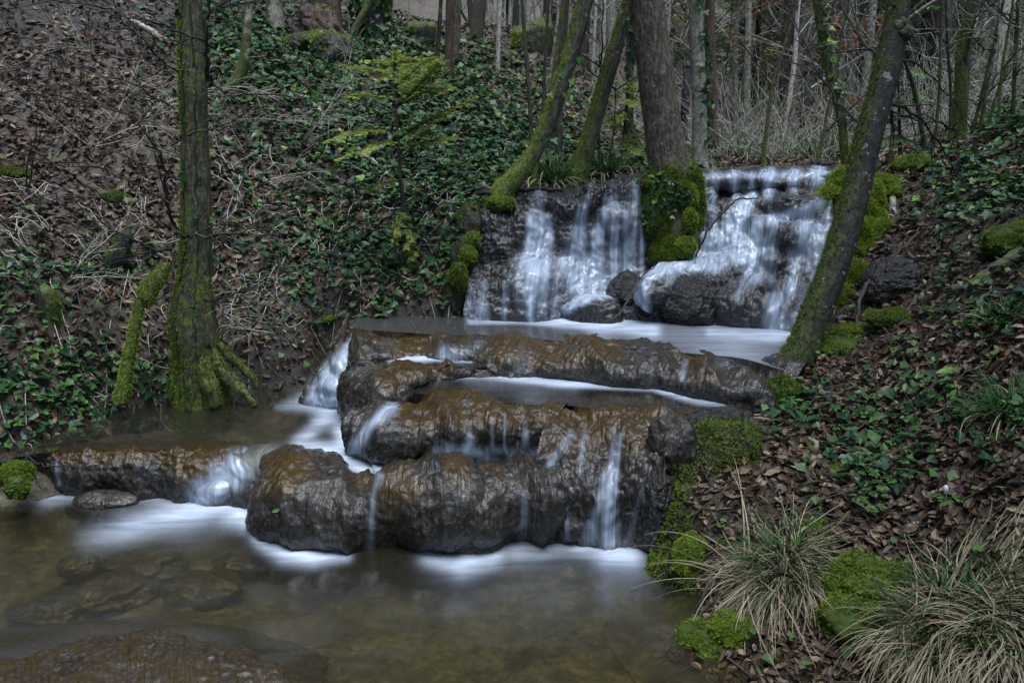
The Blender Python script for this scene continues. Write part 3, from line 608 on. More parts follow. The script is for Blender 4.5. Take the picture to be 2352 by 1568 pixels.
veil('waterfall', 'faint veils of water over the rounded lobes of the front terrace', gC, [[(1205,1120,8,.3),(1205,1180,12,.6),(1200,1240,14,.3)],[(872,1092,14,.6),(856,1140,12,.45),(850,1260,13,.5)]], .005)
veil('waterfall', 'small white drips falling off the amber ledge onto the step below', gB, [
 [(1205,960,8,.4),(1205,1040,14,.75)],[(1080,970,6,.3),(1075,1040,14,.6)],[(1130,960,5,.3),(1130,1040,6,.4)],[(1160,950,4,.4),(1158,1030,4,.4)],[(900,935,22,.6),(850,975,16,.7),(815,1030,20,.8)],[(1010,1040,22,.8),(1240,1048,20,.7)]])
veil('waterfall', 'fine glassy threads of water over the uppermost brown ledge', gA, [
 [(1025,812,26,.55)],[(1100,790,20,.25),(1040,825,20,.4)],[(1575,830,10,.4),(1565,870,10,.5)],[(900,790,50,.2)],[(1200,800,14,.3),(1190,850,16,.4)],[(1660,840,30,.25)]], .005)
veil('waterfall', 'smooth grey film of water sliding over the rim of the left pool', gD, [[(610,1045,40,.7),(530,1085,45,.8),(470,1135,40,.9)],[(130,1060,8,.4),(135,1110,10,.5)],[(330,1080,50,.18)],[(220,1080,40,.15)]], .006)
dome_veil('waterfall', 'soft white spill over the smooth brown boulder at the left', dE, [[(600,1070,24,.5),(540,1100,26,.55),(470,1140,30,.75)]])

# ------------------------------------------------------------------ pools
def pool(name, label, back, front, mat, foam, nu=160, nv=60, z=None, dz=.0, ripple=.003):
    a, b = cr(pts(back), nu), cr(pts(front), nu); t = np.linspace(0, 1, nv)[:, None, None]
    G = a[None] * (1 - t) + b[None] * t; G[..., 2] += ripple * fbm(G[..., :2] * [1, 2.5], 3.0, 7, 2) + dz
    d = strokes(G, foam); d = (d if mat == 'pool' else .88 * sst(.12, 1.05, d)) * (1 + .25 * fbm(G[..., :2], 6, 3, 3)); f = np.stack([G[..., 0], G[..., 1], 0 * d], -1)
    mb = MB(); mb.add(G.reshape(-1, 3), grid_faces(nv, nu), flow=f.reshape(-1, 3), foam=np.clip(d, 0, 1).ravel())
    return tag(mb.build(name, M[mat]), label, 'water', kind='structure')
pool('water', 'clear brown green pool in front of the cascade with soft white foam along the rocks',
 [(-900,1080,0),(-300,1080,0),(0,1080,0),(150,1085,0),(300,1095,0),(450,1110,0),(600,1150,0),(800,1200,0),(1000,1220,0),(1200,1215,0),(1400,1215,0),(1560,1225,0),(1720,1250,0)],
 [(-2600,4200,0),(-1600,4200,0),(-1000,4200,0),(-600,4200,0),(-200,4200,0),(200,4200,0),(700,4200,0),(1200,4200,0),(1700,4200,0),(2200,4200,0),(2700,4200,0),(3000,4200,0),(3400,4200,0)], 'pool',
 [[(105,1134,26,.5),(170,1138,14,.4)],[(290,1146,10,.25),(400,1150,12,.45),(450,1156,14,.6)],[(270,1140,20,.3)],[(505,1160,24,.9),(400,1184,28,.75),(290,1214,32,.5),(200,1240,30,.15)],[(420,1170,70,.2)],[(545,1175,34,.95),(588,1205,20,.95),(604,1240,22,.95),(655,1264,26,.95),(720,1278,22,.9),(790,1274,16,.75)],
  [(990,1272,26,.8),(1060,1290,32,.95),(1130,1272,30,.9)],[(1190,1265,30,.45),(1290,1255,26,.35)],[(1330,1250,16,.7),(1400,1266,34,1),(1450,1276,28,.9)],[(1440,1300,70,.15)],[(1330,1252,26,.7)],[(1050,1300,90,.06)],[(1250,1320,90,.05)]], 260, 220)
pool('water', 'still shallow brown pool behind the low rim on the left, streaked white by the chute',
 [(30,1000,.21),(120,985,.21),(250,945,.21),(400,920,.21),(500,895,.21),(620,885,.21),(740,890,.21),(800,925,.21),(860,960,.215)],
 [(45,1050,.21),(150,1034,.21),(300,1034,.21),(430,1031,.21),(530,1040,.21),(600,1085,.21),(740,1092,.22),(870,1090,.24),(930,1075,.255)], 'clear',
 [[(735,915,34,.95),(690,925,30,.6),(640,935,20,.35)],[(760,945,30,.8),(720,985,22,.55),(690,1018,24,.7),(750,1036,24,.95),(835,1065,26,.95)],[(790,985,30,.9),(800,1040,36,.95),(870,1075,24,.9)],[(700,1020,50,.22),(640,1040,40,.2)],[(620,1060,40,.3),(560,1060,30,.3)]], 200, 90)
pool('water', 'little white streaked step pool between the amber ledge and the golden boulder',
 [(850,1050,.255),(930,1048,.258),(1000,1035,.26),(1100,1030,.26),(1200,1030,.26),(1290,1030,.27)],
 [(860,1094,.25),(930,1092,.255),(1000,1086,.26),(1100,1079,.26),(1200,1073,.265),(1290,1062,.29)], 'clear',
 [[(870,1072,20,.9),(950,1064,12,.5)],[(1000,1050,20,.9),(1060,1042,14,.8),(1140,1045,12,.5)],[(1200,1050,26,.9),(1250,1050,14,.8)],[(960,1080,24,.9),(1010,1085,18,.9)],[(920,1085,20,.7)]], 120, 24)
pool('water', 'long narrow pool on the second terrace with a white line along its back edge',
 [(930,872,.45),(1000,858,.45),(1100,850,.45),(1250,856,.45),(1350,868,.45),(1450,876,.45),(1550,885,.45),(1640,895,.45),(1740,915,.45)],
 [(940,901,.45),(1000,908,.45),(1100,919,.45),(1200,928,.45),(1320,934,.45),(1430,946,.45),(1530,957,.45),(1620,968,.45),(1720,955,.45)], 'clear',
 [[(1010,862,14,.6),(1100,856,12,.85),(1200,868,12,.9),(1300,880,11,.95),(1400,886,10,.95),(1500,888,12,1),(1560,900,20,1),(1600,915,18,.8),(1660,928,14,.5)],[(1100,872,60,.3),(1300,890,50,.25)]], 180, 50)
pool('water', 'small step pool with a white rim on the shelf above the narrow pool',
 [(860,822,.50),(920,815,.50),(1000,812,.50),(1080,816,.50),(1130,826,.49)],
 [(845,842,.49),(910,850,.49),(1000,848,.49),(1080,846,.485),(1150,845,.48)], 'clear', [[(900,822,16,.7),(1000,822,9,.95),(1080,826,9,.9)],[(950,830,50,.3)]], 90, 16, dz=.006)
pool('water', 'smooth milky grey pool at the foot of the two waterfalls',
 [(800,735,.57),(850,728,.57),(950,724,.57),(1050,720,.57),(1200,715,.57),(1350,715,.57),(1500,725,.57),(1650,740,.57),(1800,740,.57),(1930,735,.57)],
 [(822,763,.57),(845,758,.57),(920,763,.57),(1020,769,.57),(1130,772,.57),(1290,783,.57),(1450,800,.57),(1600,812,.57),(1700,822,.57),(1800,850,.57)], 'grey',
 [[(1080,738,10,.6),(1200,736,8,.8),(1290,740,14,1),(1430,748,16,1),(1500,758,18,.95)],[(1380,742,40,.6)],[(1630,764,10,.7),(1700,768,9,.75),(1780,772,14,.9),(1840,770,12,.9)],[(1470,765,90,.35),(1700,775,120,.3)],[(1700,790,160,.35)],[(1250,752,180,.2)]], 200, 50)
pool('water', 'thin bright sheet of stream water above the right waterfall',
 [(1590,388,1.39),(1700,383,1.39),(1800,380,1.39),(1900,378,1.39),(2050,376,1.39)],
 [(1590,403,1.385),(1700,399,1.385),(1800,397,1.385),(1880,394,1.385),(1975,392,1.385)], 'grey',
 [[(1640,402,30,.35)],[(1900,396,50,.4)]], 140, 30, ripple=.006)
# ------------------------------------------------------------------ trees
MOSS_T = np.array([[-.13,0,0],[.13,0,0],[.25,.25,1.0],[0,-.13,0],[0,.13,0],[-.4,.1,.85],[-.1,.1,0],[.1,-.1,0],[.05,-.5,.8],[.1,.1,0],[-.1,-.1,0],[.45,-.2,.6]])
MOSS_F = [np.array([[0,1,2],[3,4,5],[6,7,8],[9,10,11]])]
def _ivy_leaf():
    o = [(0,-.42,0),(.30,-.46,.02),(.55,-.12,.0),(.30,.02,.04),(.22,.30,.02),(0,.66,-.05),(-.22,.30,.02),(-.30,.02,.04),(-.55,-.12,.0),(-.30,-.46,.02)]
    T = np.array([(0,-.08,-.05)] + o); n = len(o)
    return T, [np.array([[0, i + 1, (i + 1) % n + 1] for i in range(n)])]
IVY_T, IVY_F = _ivy_leaf()
IVY2_T = np.array([(0,-.4,0),(.5,-.1,.03),(0,.6,-.04),(-.5,-.1,.03)]); IVY2_F = [np.array([[0,1,2],[0,2,3]])]
LEAF_T = np.array([(0,-.5,.02),(.20,-.25,.10),(.24,.12,.12),(0,.5,.06),(-.24,.12,.10),(-.20,-.25,.12),(0,-.22,.0),(0,.14,.0)])
LEAF_F = [np.array([[0,1,6],[0,6,5],[2,3,7],[7,3,4]]), np.array([[1,2,7,6],[6,7,4,5]])]
LEAF2_T = np.array([(0,-.5,0),(.24,-.05,.1),(0,.5,.03),(-.24,.05,.08)]); LEAF2_F = [np.array([[0,1,2],[0,2,3]])]
def on_grid(G, N, mask, per_m2, rg, wrap=False):
    """random points on a grid surface, density per_m2 * mask"""
    A = G; B = np.roll(G, -1, 1) if wrap else G
    du = (np.roll(G, -1, 1) - G)[:-1] if wrap else (G[:, 1:] - G[:, :-1])[:-1]
    m = du.shape[1]; dv = (G[1:] - G[:-1])[:, :m]
    ar = np.linalg.norm(np.cross(du, dv), axis=-1)
    ex = ar * per_m2 * mask[:-1, :m]; k = rg.poisson(ex).ravel(); idx = np.repeat(np.arange(k.size), k)
    i, j = idx // m, idx % m; a, b = rg.random(len(idx)), rg.random(len(idx))
    return G[i, j] + du[i, j] * a[:, None] + dv[i, j] * b[:, None], N[i, j]
def moss_on(mb, P, Nn, rg, size=(.009, .020), tone=(.2, .9)):
    n = len(P)
    if n: stamp(mb, MOSS_T, MOSS_F, P, frames(Nn + [0, 0, .25], rg, .25), rg.uniform(*size, n), tone=np.clip(rg.uniform(*tone, n) * .85 + .22 + .25 * fbm(P, 9, 3, 2), 0, 1))
def grow(mb, p, d, L, r, lev, rg, droop=0.0, kids=5, spread=.9, sides=5, moss=0.0, ends=None):
    """a crooked limb and its side twigs"""
    n = 7 if lev > 0 else 5; q = [np.array(p, float)]; d = np.array(d, float); d /= np.linalg.norm(d)
    for i in range(n - 1):
        d = d + rg.normal(0, .13, 3) + [0, 0, -droop]; d /= np.linalg.norm(d); q.append(q[-1] + d * L / (n - 1))
    q = np.array(q); tube(mb, q, np.linspace(r, max(r * .25, .0012), n), sides if lev > 0 else 3, moss=moss)
    if ends is not None: ends.append((q, lev))
    if lev > 0:
        for k in range(kids):
            t = rg.uniform(.25, .95) * (n - 1); i = min(int(t), n - 2); b = q[i] + (q[i + 1] - q[i]) * (t - i)
            dd = (q[i + 1] - q[i]) / np.linalg.norm(q[i + 1] - q[i]) + rg.normal(0, spread, 3) * [1, 1, .7]
            grow(mb, b, dd, L * rg.uniform(.3, .55), max(r * rg.uniform(.3, .5), .0016), lev - 1, rg, droop, max(2, kids - 1), spread, sides, moss, ends)
def trunk_path(P, ext=4.0, sink=.45, flare=1.35, up=(0, 0, 1)):
    W = np.array([pt(*p[:3]) for p in P]); dep = proj(W)[2]; r = np.array([p[3] for p in P]) / 2 * dep / FPX
    d = W[-1] - W[-2]; d /= np.linalg.norm(d); d2 = d * .75 + np.array(up) * .25
    if ext: W = np.concatenate([W, [W[-1] + d * ext * .3, W[-1] + d * ext * .3 + d2 * ext * .7]]); r = np.r_[r, r[-1] * .88, r[-1] * .45]
    b = W[0] - W[1]; b /= np.linalg.norm(b); b = b * .6 + [0, 0, -.5]
    W = np.concatenate([[W[0] + b * sink], W]); r = np.r_[r[0] * flare, r]
    L = np.sum(np.linalg.norm(np.diff(W, axis=0), axis=1)); n = int(np.clip(L / .05, 16, 140))
    return cr(W, n), np.maximum(cr(r[:, None], n)[:, 0], .004)
SEED = [100]
def tree(name, label, P, mat, moss=0.0, mside=(0, 0, 0), mlow=.6, mh=.35, ivy=0, ivyside=(1, 0, 0), ivymat='ivy', ivysize=(.032, .052), ext=4.0, limbs=5, tuft=0, wob=.10, sides=18, flare=1.35,
         cat='tree', group=None, limbs_px=(), twigs=6, crown=True, ivyrange=(0, 99), droop=.02, burls=(), roots=()):
    SEED[0] += 1; rg = np.random.default_rng(SEED[0]); path, rad = trunk_path(P, ext, flare=flare)
    z0 = pt(*P[0][:3])[2]; root = empty(name, (path[0][0], path[0][1], z0), label, cat, group); ms = np.array(mside, float)
    bpy.context.view_layer.update() if False else None
    def mf(G, N):
        h = G[..., 2] - z0
        return np.clip(moss + np.clip(N @ ms, 0, 1.2) + mlow * np.exp(-np.maximum(h, 0) / mh) + .22 * fbm(G, 5, SEED[0], 3), 0, 1)
    mb = MB(); G, N = tube(mb, path, rad, sides, wob=wob, seed=SEED[0], mossf=mf); mb.build('trunk', M[mat], root)
    if tuft:
        mk = mf(G, N); P_, N_ = on_grid(G, N, sst(.38, .75, mk + .3 * fbm(G, 9, 5, 3)), tuft, rg, True)
        ok = P_[:, 2] < pt(1176, -60, max(P[0][2], 2))[2]
        if ok.sum(): m2 = MB(); moss_on(m2, P_[ok], N_[ok], rg); m2.build('moss', M['brightmoss'] if mat == 'barkmoss' else M['moss'], root)
    if ivy:
        sd_ = np.array(ivyside, float); h = G[..., 2] - z0
        mk = np.clip(N @ sd_ + .15, 0, 1) * sst(-.2, .25, fbm(G, 2.6, SEED[0] + 5, 3) + .12) * ((h > ivyrange[0]) & (h < ivyrange[1]))
        P_, N_ = on_grid(G, N, mk, ivy, rg, True); k = len(P_)
        if k:
            m3 = MB(); stamp(m3, IVY_T, IVY_F, P_ + N_ * rg.uniform(.005, .06, (k, 1)), frames(N_ + [0, -.3, .3], rg, .4), rg.uniform(*ivysize, k), tone=np.minimum(1, rg.random(k)))
            line = [i for i in range(len(path)) if ivyrange[0] < path[i][2] - z0 < ivyrange[1]]
            for s_ in range(2):
                ang = sd_ / max(np.linalg.norm(sd_), .01) + rg.normal(0, .3, 3); q = path[line] + (ang / np.linalg.norm(ang))[None] * (rad[line] * 1.06)[:, None]
                if len(q) > 4: tube(m3, q[::2] + rg.normal(0, .006, (len(q[::2]), 3)), .0035, 5, attr=False, tone=.3)
            m3.build('ivy', M[ivymat], root)
    for lp in roots:
        W = np.array([pt(*p[:3]) for p in lp]); dep = proj(W)[2]; r = np.array([p[3] for p in lp]) / 2 * dep / FPX; q = cr(W, 16); rr = cr(r[:, None], 16)[:, 0]
        mr = MB(); Gr, Nr = tube(mr, q, rr, 14, wob=.5, seed=SEED[0] + len(lp), moss=.55); ro = mr.build('root', M[mat], root); P_, N_ = on_grid(Gr, Nr, sst(-.5, .3, Nr[..., 2] + .5 * fbm(Gr, 12, 4, 3)), 9000, rg, True)
        m2 = MB(); moss_on(m2, P_, N_, rg, (.008, .02), (.0, .7)); m2.build('moss', M['moss'], ro)
    for bc, br_ in burls:
        Wb, Fb, fb, Vb = boulder(pt(*bc), br_, SEED[0], 4, .25, 2.5); mbb = MB(); mbb.add(Wb, Fb, bk=fb, moss=np.full(len(Wb), .5)); mbb.build('burl', M[mat], root)
    for lp in limbs_px:
        W = np.array([pt(*p[:3]) for p in lp]); dep = proj(W)[2]; r = np.array([p[3] for p in lp]) / 2 * dep / FPX
        q = cr(W, max(8, 4 * len(lp))); rr = np.maximum(cr(r[:, None], len(q))[:, 0], .0012); q[1:] += rg.normal(0, .006, q[1:].shape)
        m4 = MB(); tube(m4, q, rr, 6, moss=np.float64(.35 if moss > .2 else .1))
        for t in range(twigs):
            i = int(rg.integers(2, len(q) - 1)); d = q[i] - q[i - 1]; d /= np.linalg.norm(d)
            grow(m4, q[i], d + rg.normal(0, .6, 3) * [1, 1, .6], rg.uniform(.15, .55), rr[i] * .55, 1, rg, .03, 3, .7, 4)
        m4.build('branch', M['barkdark'] if mat not in ('barkgrey', 'barkpale') else M[mat], root)
    if crown and limbs:
        m5 = MB(); n = len(path); top = pt(1176, -40, max(path[:, 1].mean(), 2))[2]; hi = [i for i in range(n) if path[i][2] > top] or [n - 2]
        for k in range(limbs):
            i = int(rg.choice(hi)); a = rg.uniform(0, 2 * math.pi); d = np.array([math.cos(a), math.sin(a), rg.uniform(.2, 1.0)])
            grow(m5, path[i], d, rg.uniform(.8, 1.8) * (.5 + .12 * ext), max(rad[i] * .4, .006), 2, rg, droop, 5, .6)
        m5.build('crown', M['barkdark'] if 'pale' not in mat and 'grey' not in mat else M[mat], root)
    return root

def stump(label, base, top, r, mat, mossk=.3, ivy=0, tuft=1500, seed=0, lean=0.0):
    rg = np.random.default_rng(seed); a, b = pt(*base), pt(*top); a[2] -= .15; root = empty('stump', a, label, 'stump'); n = 16; t = np.linspace(0, 1, n)
    q = a + (b - a) * t[:, None]; rr = r * (1 + .45 * np.exp(-t * 6) - .08 * t)
    mf = lambda G, N: np.clip(mossk - .5 * np.abs(N[..., 0] + .5) * 0 + .5 * np.clip(-N[..., 0], 0, 1) + .4 * t[:, None] ** 6 + .3 * fbm(G, 4, seed, 3), 0, 1)
    mb = MB(); G, N = tube(mb, q, rr, 22, wob=.3, seed=seed, mossf=mf)
    V = mb.V[0]; top_ = V[-23:]; top_[:, 2] += .35 * r * rg.normal(0, 1, 23) * (np.arange(23) < 22) - (np.arange(23) == 22) * r * .6
    mb.build('trunk', M[mat], root)
    if tuft:
        P_, N_ = on_grid(G, N, sst(.4, .8, mf(G, N)), tuft, rg, True); m2 = MB(); moss_on(m2, P_, N_, rg, (.02, .04)); m2.build('moss', M['brightmoss'], root) if len(P_) else None
    if ivy:
        P_, N_ = on_grid(G, N, np.ones(G.shape[:2]), ivy, rg, True); k = len(P_); m3 = MB(); stamp(m3, IVY_T, IVY_F, P_ + N_ * rg.uniform(.01, .1, (k, 1)), frames(N_ + [0, -.3, .3], rg, .4), rg.uniform(.05, .09, k), tone=rg.random(k)); m3.build('ivy', M['ivy'], root)
# --- trees close to the water
tree('mossy_tree', 'moss clad tree with flared roots standing at the edge of the still left pool',
     [(462,905,4.22,129),(455,820,4.22,107),(442,740,4.2,101),(445,660,4.2,79),(450,560,4.2,68),(450,420,4.2,65),(446,260,4.2,60),(440,120,4.2,58),(436,0,4.2,53)], 'barkmoss', .26, (-.38, -.05, .1), .4, .35,
     ivy=110, ivyside=(.2, -1, 0), ivysize=(.03, .05), tuft=5200, sides=26, wob=.14, flare=1.2, limbs=8, twigs=7, roots=[[(462,760,4.2,32),(505,845,4.16,30),(548,890,4.13,24),(585,930,4.1,14)],[(455,800,4.17,39),(478,870,4.1,38),(496,930,4.06,27)],[(440,800,4.17,32),(440,880,4.1,30),(436,940,4.07,21)],[(425,780,4.2,24),(405,850,4.15,21),(392,915,4.12,14)],[(470,760,4.22,24),(530,820,4.22,21),(575,862,4.22,16),(590,890,4.22,9)]], limbs_px=[
     [(412,535,4.15,10),(386,478,4.05,8),(376,373,3.95,6),(342,318,3.9,5.5),(290,263,3.85,5),(137,222,3.75,4),(0,208,3.7,3)], [(379,157,4.2,7),(342,102,4.1,6),(308,75,4.1,5),(273,41,4.05,4),(190,14,4.0,3)],
     [(475,99,4.1,6),(410,72,4.0,5),(342,48,3.95,4),(284,39,3.9,4),(253,20,3.9,4),(102,-4,3.8,3)], [(478,185,4.15,11),(478,137,4.05,9),(473,90,4.0,8),(475,0,4.0,7),(478,-60,4.0,6)],
     [(478,34,4.0,6),(502,20,4.0,5),(581,7,4.0,4),(640,-6,4.0,3)], [(420,165,4.15,5),(376,147,4.0,4),(290,137,3.9,3.5),(188,120,3.8,3),(120,118,3.8,3),(0,102,3.7,2)],
     [(393,468,4.0,5),(290,413,3.9,4.5),(205,379,3.85,4),(102,369,3.8,3.5),(0,335,3.7,3)], [(395,335,4.1,4),(434,311,3.95,4),(513,294,3.95,3),(615,304,4.0,2.5),(690,318,4.0,2)],
     [(480,190,4.2,10),(499,198,4.1,8),(533,219,4.05,6),(581,215,4.05,4),(684,222,4.1,3),(796,239,4.2,2.5)], [(403,537,4.1,10),(437,543,3.98,9),(513,539,3.95,6),(588,524,3.95,4),(690,500,4.0,2.5)],
     [(400,560,4.1,9),(372,575,4.0,8),(330,560,3.95,5),(270,530,3.9,3),(200,500,3.85,2)], [(470,690,4.05,8),(520,680,3.95,5),(580,660,3.95,3),(640,650,4.0,2)], [(380,720,3.95,3),(500,690,3.9,2.5),(512,720,3.85,2.5),(480,780,3.8,2.5),(420,790,3.8,1.5)],
     [(420,540,4.0,4),(300,470,3.9,3),(180,450,3.8,2.5),(60,470,3.75,2),(0,480,3.7,2)], [(430,420,4.05,4),(330,380,3.85,3),(200,300,3.75,3),(80,250,3.7,2),(0,262,3.7,2)], [(400,250,4.1,5),(300,190,3.95,4),(160,150,3.85,3),(40,60,3.8,2)]])
def k_is_px(c): return not isinstance(c, np.ndarray)
def lumpy(name, label, items, mat='soil', mossmat='moss', cover_=1.0, per=9000, size=(.009, .02), seed=0, cat='moss', tone=(.2, .9), ivy=0, group=None, up=-.2, core=True, frag=4):
    """weathered lumps joined into one body, with moss growing over them"""
    rg = np.random.default_rng(seed + 900); mb = MB(); mm = MB(); iv = MB(); c0 = pt(*items[0][0]); root = empty(name, c0, label, cat, group)
    its = []
    for it in items:
        its.append(it); c = pt(*it[0]); r_ = np.array(it[1])
        if frag:
            for j in range(frag):
                v = rg.normal(0, 1, 3); v[2] = abs(v[2]) * .7 - .1; v /= np.linalg.norm(v); its.append((c + v * r_ * .72, r_ * rg.uniform(.32, .55), rg.uniform(0, 3)))
    for k, it in enumerate(its):
        c = pt(*it[0]) if k_is_px(it[0]) else it[0]; Wv, F, f, V = boulder(c, it[1], seed * 13 + k, 4 if max(it[1]) > .05 else 3, .3, 2.2, .04, it[2] if len(it) > 2 else 0)
        mb.add(Wv, F, flow=f, bk=f, moss=np.full(len(Wv), .9 if cover_ > .55 else .12), litter=np.zeros(len(Wv)), green=np.full(len(Wv), .6 if cover_ > .55 else .2), bed=np.zeros(len(Wv)), tone=np.clip(.22 + .3 * fbm(Wv, 14, seed, 3), 0, 1))
        a, b, c_ = Wv[F[:, 0]], Wv[F[:, 1]], Wv[F[:, 2]]; nn = np.cross(b - a, c_ - a); ar = np.linalg.norm(nn, axis=1) / 2; nn /= np.maximum(ar[:, None] * 2, 1e-9)
        cen = (a + b + c_) / 3; den = ar * per * 2.2 * cover_ * sst(-.25, .2, fbm(cen, 6, seed + 3, 3) + cover_ - .55) * sst(up, up + .5, nn[:, 2] + .25)
        n = rg.poisson(den); idx = np.repeat(np.arange(len(F)), n); u, v = rg.random(len(idx)), rg.random(len(idx)); fl = u + v > 1; u[fl], v[fl] = 1 - u[fl], 1 - v[fl]
        moss_on(mm, a[idx] + (b - a)[idx] * u[:, None] + (c_ - a)[idx] * v[:, None], nn[idx], rg, size, tone)
        if ivy:
            n = rg.poisson(ar * ivy * sst(-.1, .3, fbm(cen, 4, seed + 8, 3))); idx = np.repeat(np.arange(len(F)), n); m_ = len(idx)
            if m_: stamp(iv, IVY_T, IVY_F, cen[idx] + nn[idx] * .02 + rg.normal(0, .01, (m_, 3)), frames(nn[idx] + [0, -.2, .3], rg, .4), rg.uniform(.025, .045, m_), tone=rg.random(m_))
    mb.build('body', M['moss' if cover_ > .55 else mat], root)
    if mm.n: mm.build('moss', M[mossmat], root)
    if iv.n: iv.build('ivy', M['ivy'], root)
    return root
tree('mossy_stub', 'moss covered broken limb leaning against the left tree', [(318,715,3.98,22),(330,690,4.0,36),(352,650,4.03,36),(385,610,4.1,20)], 'barkmoss', .8, mlow=0, tuft=9000, ext=0, limbs=0, cat='stub', wob=.25, sides=14)
tree('mossy_stump', 'short rotten stump with moss up its side, left of the flared tree', [(258,622,gpt(262,620)[1],46),(272,590,gpt(262,620)[1],40),(292,540,gpt(262,620)[1]+.03,34)], 'barkdark', .35, (-.7,0,0), mlow=0, tuft=6000, ext=0, limbs=0, cat='stump', wob=.35, sides=14)
tree('mossy_stump', 'small dark hollow stump among ivy low on the left bank', [(112,728,gpt(112,726)[1],52),(108,695,gpt(112,726)[1],46),(104,668,gpt(112,726)[1],40)], 'barkdark', .2, (.7,0,0), mlow=.2, tuft=6000, ext=0, limbs=0, cat='stump', wob=.35, sides=14)

tree('leaning_tree', 'mossy ivy hung tree leaning right from the head of the left waterfall',
     [(1148,455,5.15,56),(1172,420,5.15,48),(1218,365,5.15,38),(1256,290,5.15,36),(1286,205,5.15,36),(1312,120,5.15,34),(1336,40,5.15,33),(1350,-20,5.15,32)], 'barkmoss', .12, (-.7, 0, .45), .5, .4, ivy=380, ivyside=(.8, -.8, .1), tuft=3500, ivyrange=(.35, 3), limbs=6)
tree('leaning_tree', 'thinner mossy tree leaning right just behind the first leaning trunk',
     [(1318,425,5.75,60),(1332,385,5.75,46),(1352,325,5.75,40),(1376,240,5.75,38),(1402,150,5.75,36),(1428,60,5.75,32),(1450,-20,5.75,30)], 'barkmoss', .15, (-.65, 0, .4), .5, .4, ivy=480, ivyside=(.8, -.7, .1), tuft=3000, ivyrange=(.5, 3), limbs=6)
tree('rough_barked_tree', 'stout tree with ridged grey brown bark standing between the two falls',
     [(1545,425,5.18,104),(1538,385,5.18,94),(1527,320,5.18,88),(1512,220,5.18,84),(1500,120,5.18,80),(1488,20,5.18,76),(1480,-40,5.18,74)], 'barkrough', .10, (.25, 0, 0), .5, .12, sides=40, wob=.09, limbs=7, tuft=900)
tree('leaning_tree', 'lichen spotted dark tree leaning right from the bank in front of the right fall',
     [(1815,860,3.74,84),(1842,800,3.76,73),(1882,700,3.8,68),(1920,600,3.84,65),(1950,500,3.88,63),(1975,400,3.92,62),(1998,300,3.95,60),(2030,190,3.98,60),(2052,90,4.0,57),(2068,-20,4.02,50)], 'barklichen', .12, (-.55, 0, .15), .75, .28, tuft=3800, sides=30, wob=.07, limbs=7, twigs=9, limbs_px=[
     [(1990,300,4.1,9),(1930,240,4.4,6),(1880,170,4.5,5),(1850,100,4.6,4),(1820,50,4.7,3.5),(1790,-10,4.8,3)], [(2020,130,4.1,9),(1985,100,4.3,7),(1945,40,4.4,6),(1925,-20,4.5,5)], [(2040,235,4.05,8),(2100,265,4.3,6),(2150,320,4.5,5),(2205,420,4.6,3)],
     [(2060,130,4.0,5),(2120,160,4.2,4),(2190,230,4.3,3),(2230,300,4.35,2)], [(2040,240,4.1,8),(2052,300,4.6,7)]], burls=[((2076,76,3.97),(.042,.04,.04)),((2066,62,3.98),(.04,.04,.05))])
tree('gnarled_tree', 'mossy dark tree on the right bank behind the leaning trunk',
     [(2192,345,6.1,44),(2200,300,6.1,34),(2208,220,6.1,32),(2212,140,6.1,32),(2222,70,6.1,28),(2236,-20,6.1,24)], 'barkmoss', .3, (-.3, -.1, 0), .5, .4, tuft=2500, limbs=6, limbs_px=[[(2215,140,6.05,9),(2235,60,6.0,6),(2262,0,6.0,5)], [(2200,300,6.05,7),(2170,290,5.9,6),(2140,270,5.8,4)]])
tree('ivy_tree', 'slender leaning tree wrapped in bright green ivy beyond the right fall',
     [(1945,378,7.6,24),(1938,330,7.6,20),(1930,260,7.6,20),(1908,180,7.6,20),(1892,100,7.6,20),(1880,20,7.6,22),(1876,-30,7.6,22)], 'barkmoss', .25, (-.4, 0, 0), .5, .4, ivy=700, ivyside=(.5, -1, 0), ivymat='brightivy', tuft=1800, ivysize=(.04, .065), limbs=5)
tree('ivy_tree', 'straight grey trunk with an ivy cord up its right side behind the rough barked tree',
     [(1608,398,6.9,42),(1607,340,6.9,36),(1606,240,6.9,34),(1602,120,6.9,34),(1597,0,6.9,32),(1596,-40,6.9,32)], 'barkgrey', .0, (.1, 0, 0), .3, .2, ivy=620, ivyside=(1, -.4, 0), limbs=6, ivyrange=(.2, 4), ivysize=(.04, .06))
tree('dead_tree', 'reddish dead trunk with peeling bark beside the ivy corded trunk',
     [(1638,310,8.6,26),(1634,240,8.6,24),(1632,120,8.6,24),(1630,0,8.6,22),(1629,-40,8.6,22)], 'barkred', 0, limbs=3, mlow=.1)
tree('slim_tree', 'thin straight brown trunk rising behind the first leaning tree',
     [(1283,405,6.2,20),(1284,330,6.2,17),(1286,220,6.2,16),(1294,100,6.2,16),(1302,-20,6.2,15)], 'bark', .1, limbs=4, mlow=.3)
tree('slim_tree', 'dark mossy stem touching the left side of the first leaning tree',
     [(1238,330,5.5,14),(1255,260,5.5,14),(1272,180,5.5,14),(1286,80,5.5,13),(1297,-20,5.5,13)], 'barkmoss', .3, (-.3, 0, 0), limbs=3)
tree('ivy_tree', 'narrow ivy clad stem behind the thinner leaning tree',
     [(1448,402,6.9,20),(1447,330,6.9,18),(1446,220,6.9,18),(1447,110,6.9,18),(1450,-20,6.9,18)], 'barkmoss', .15, ivy=700, ivyside=(.6, -1, 0), limbs=4, ivysize=(.04, .065))
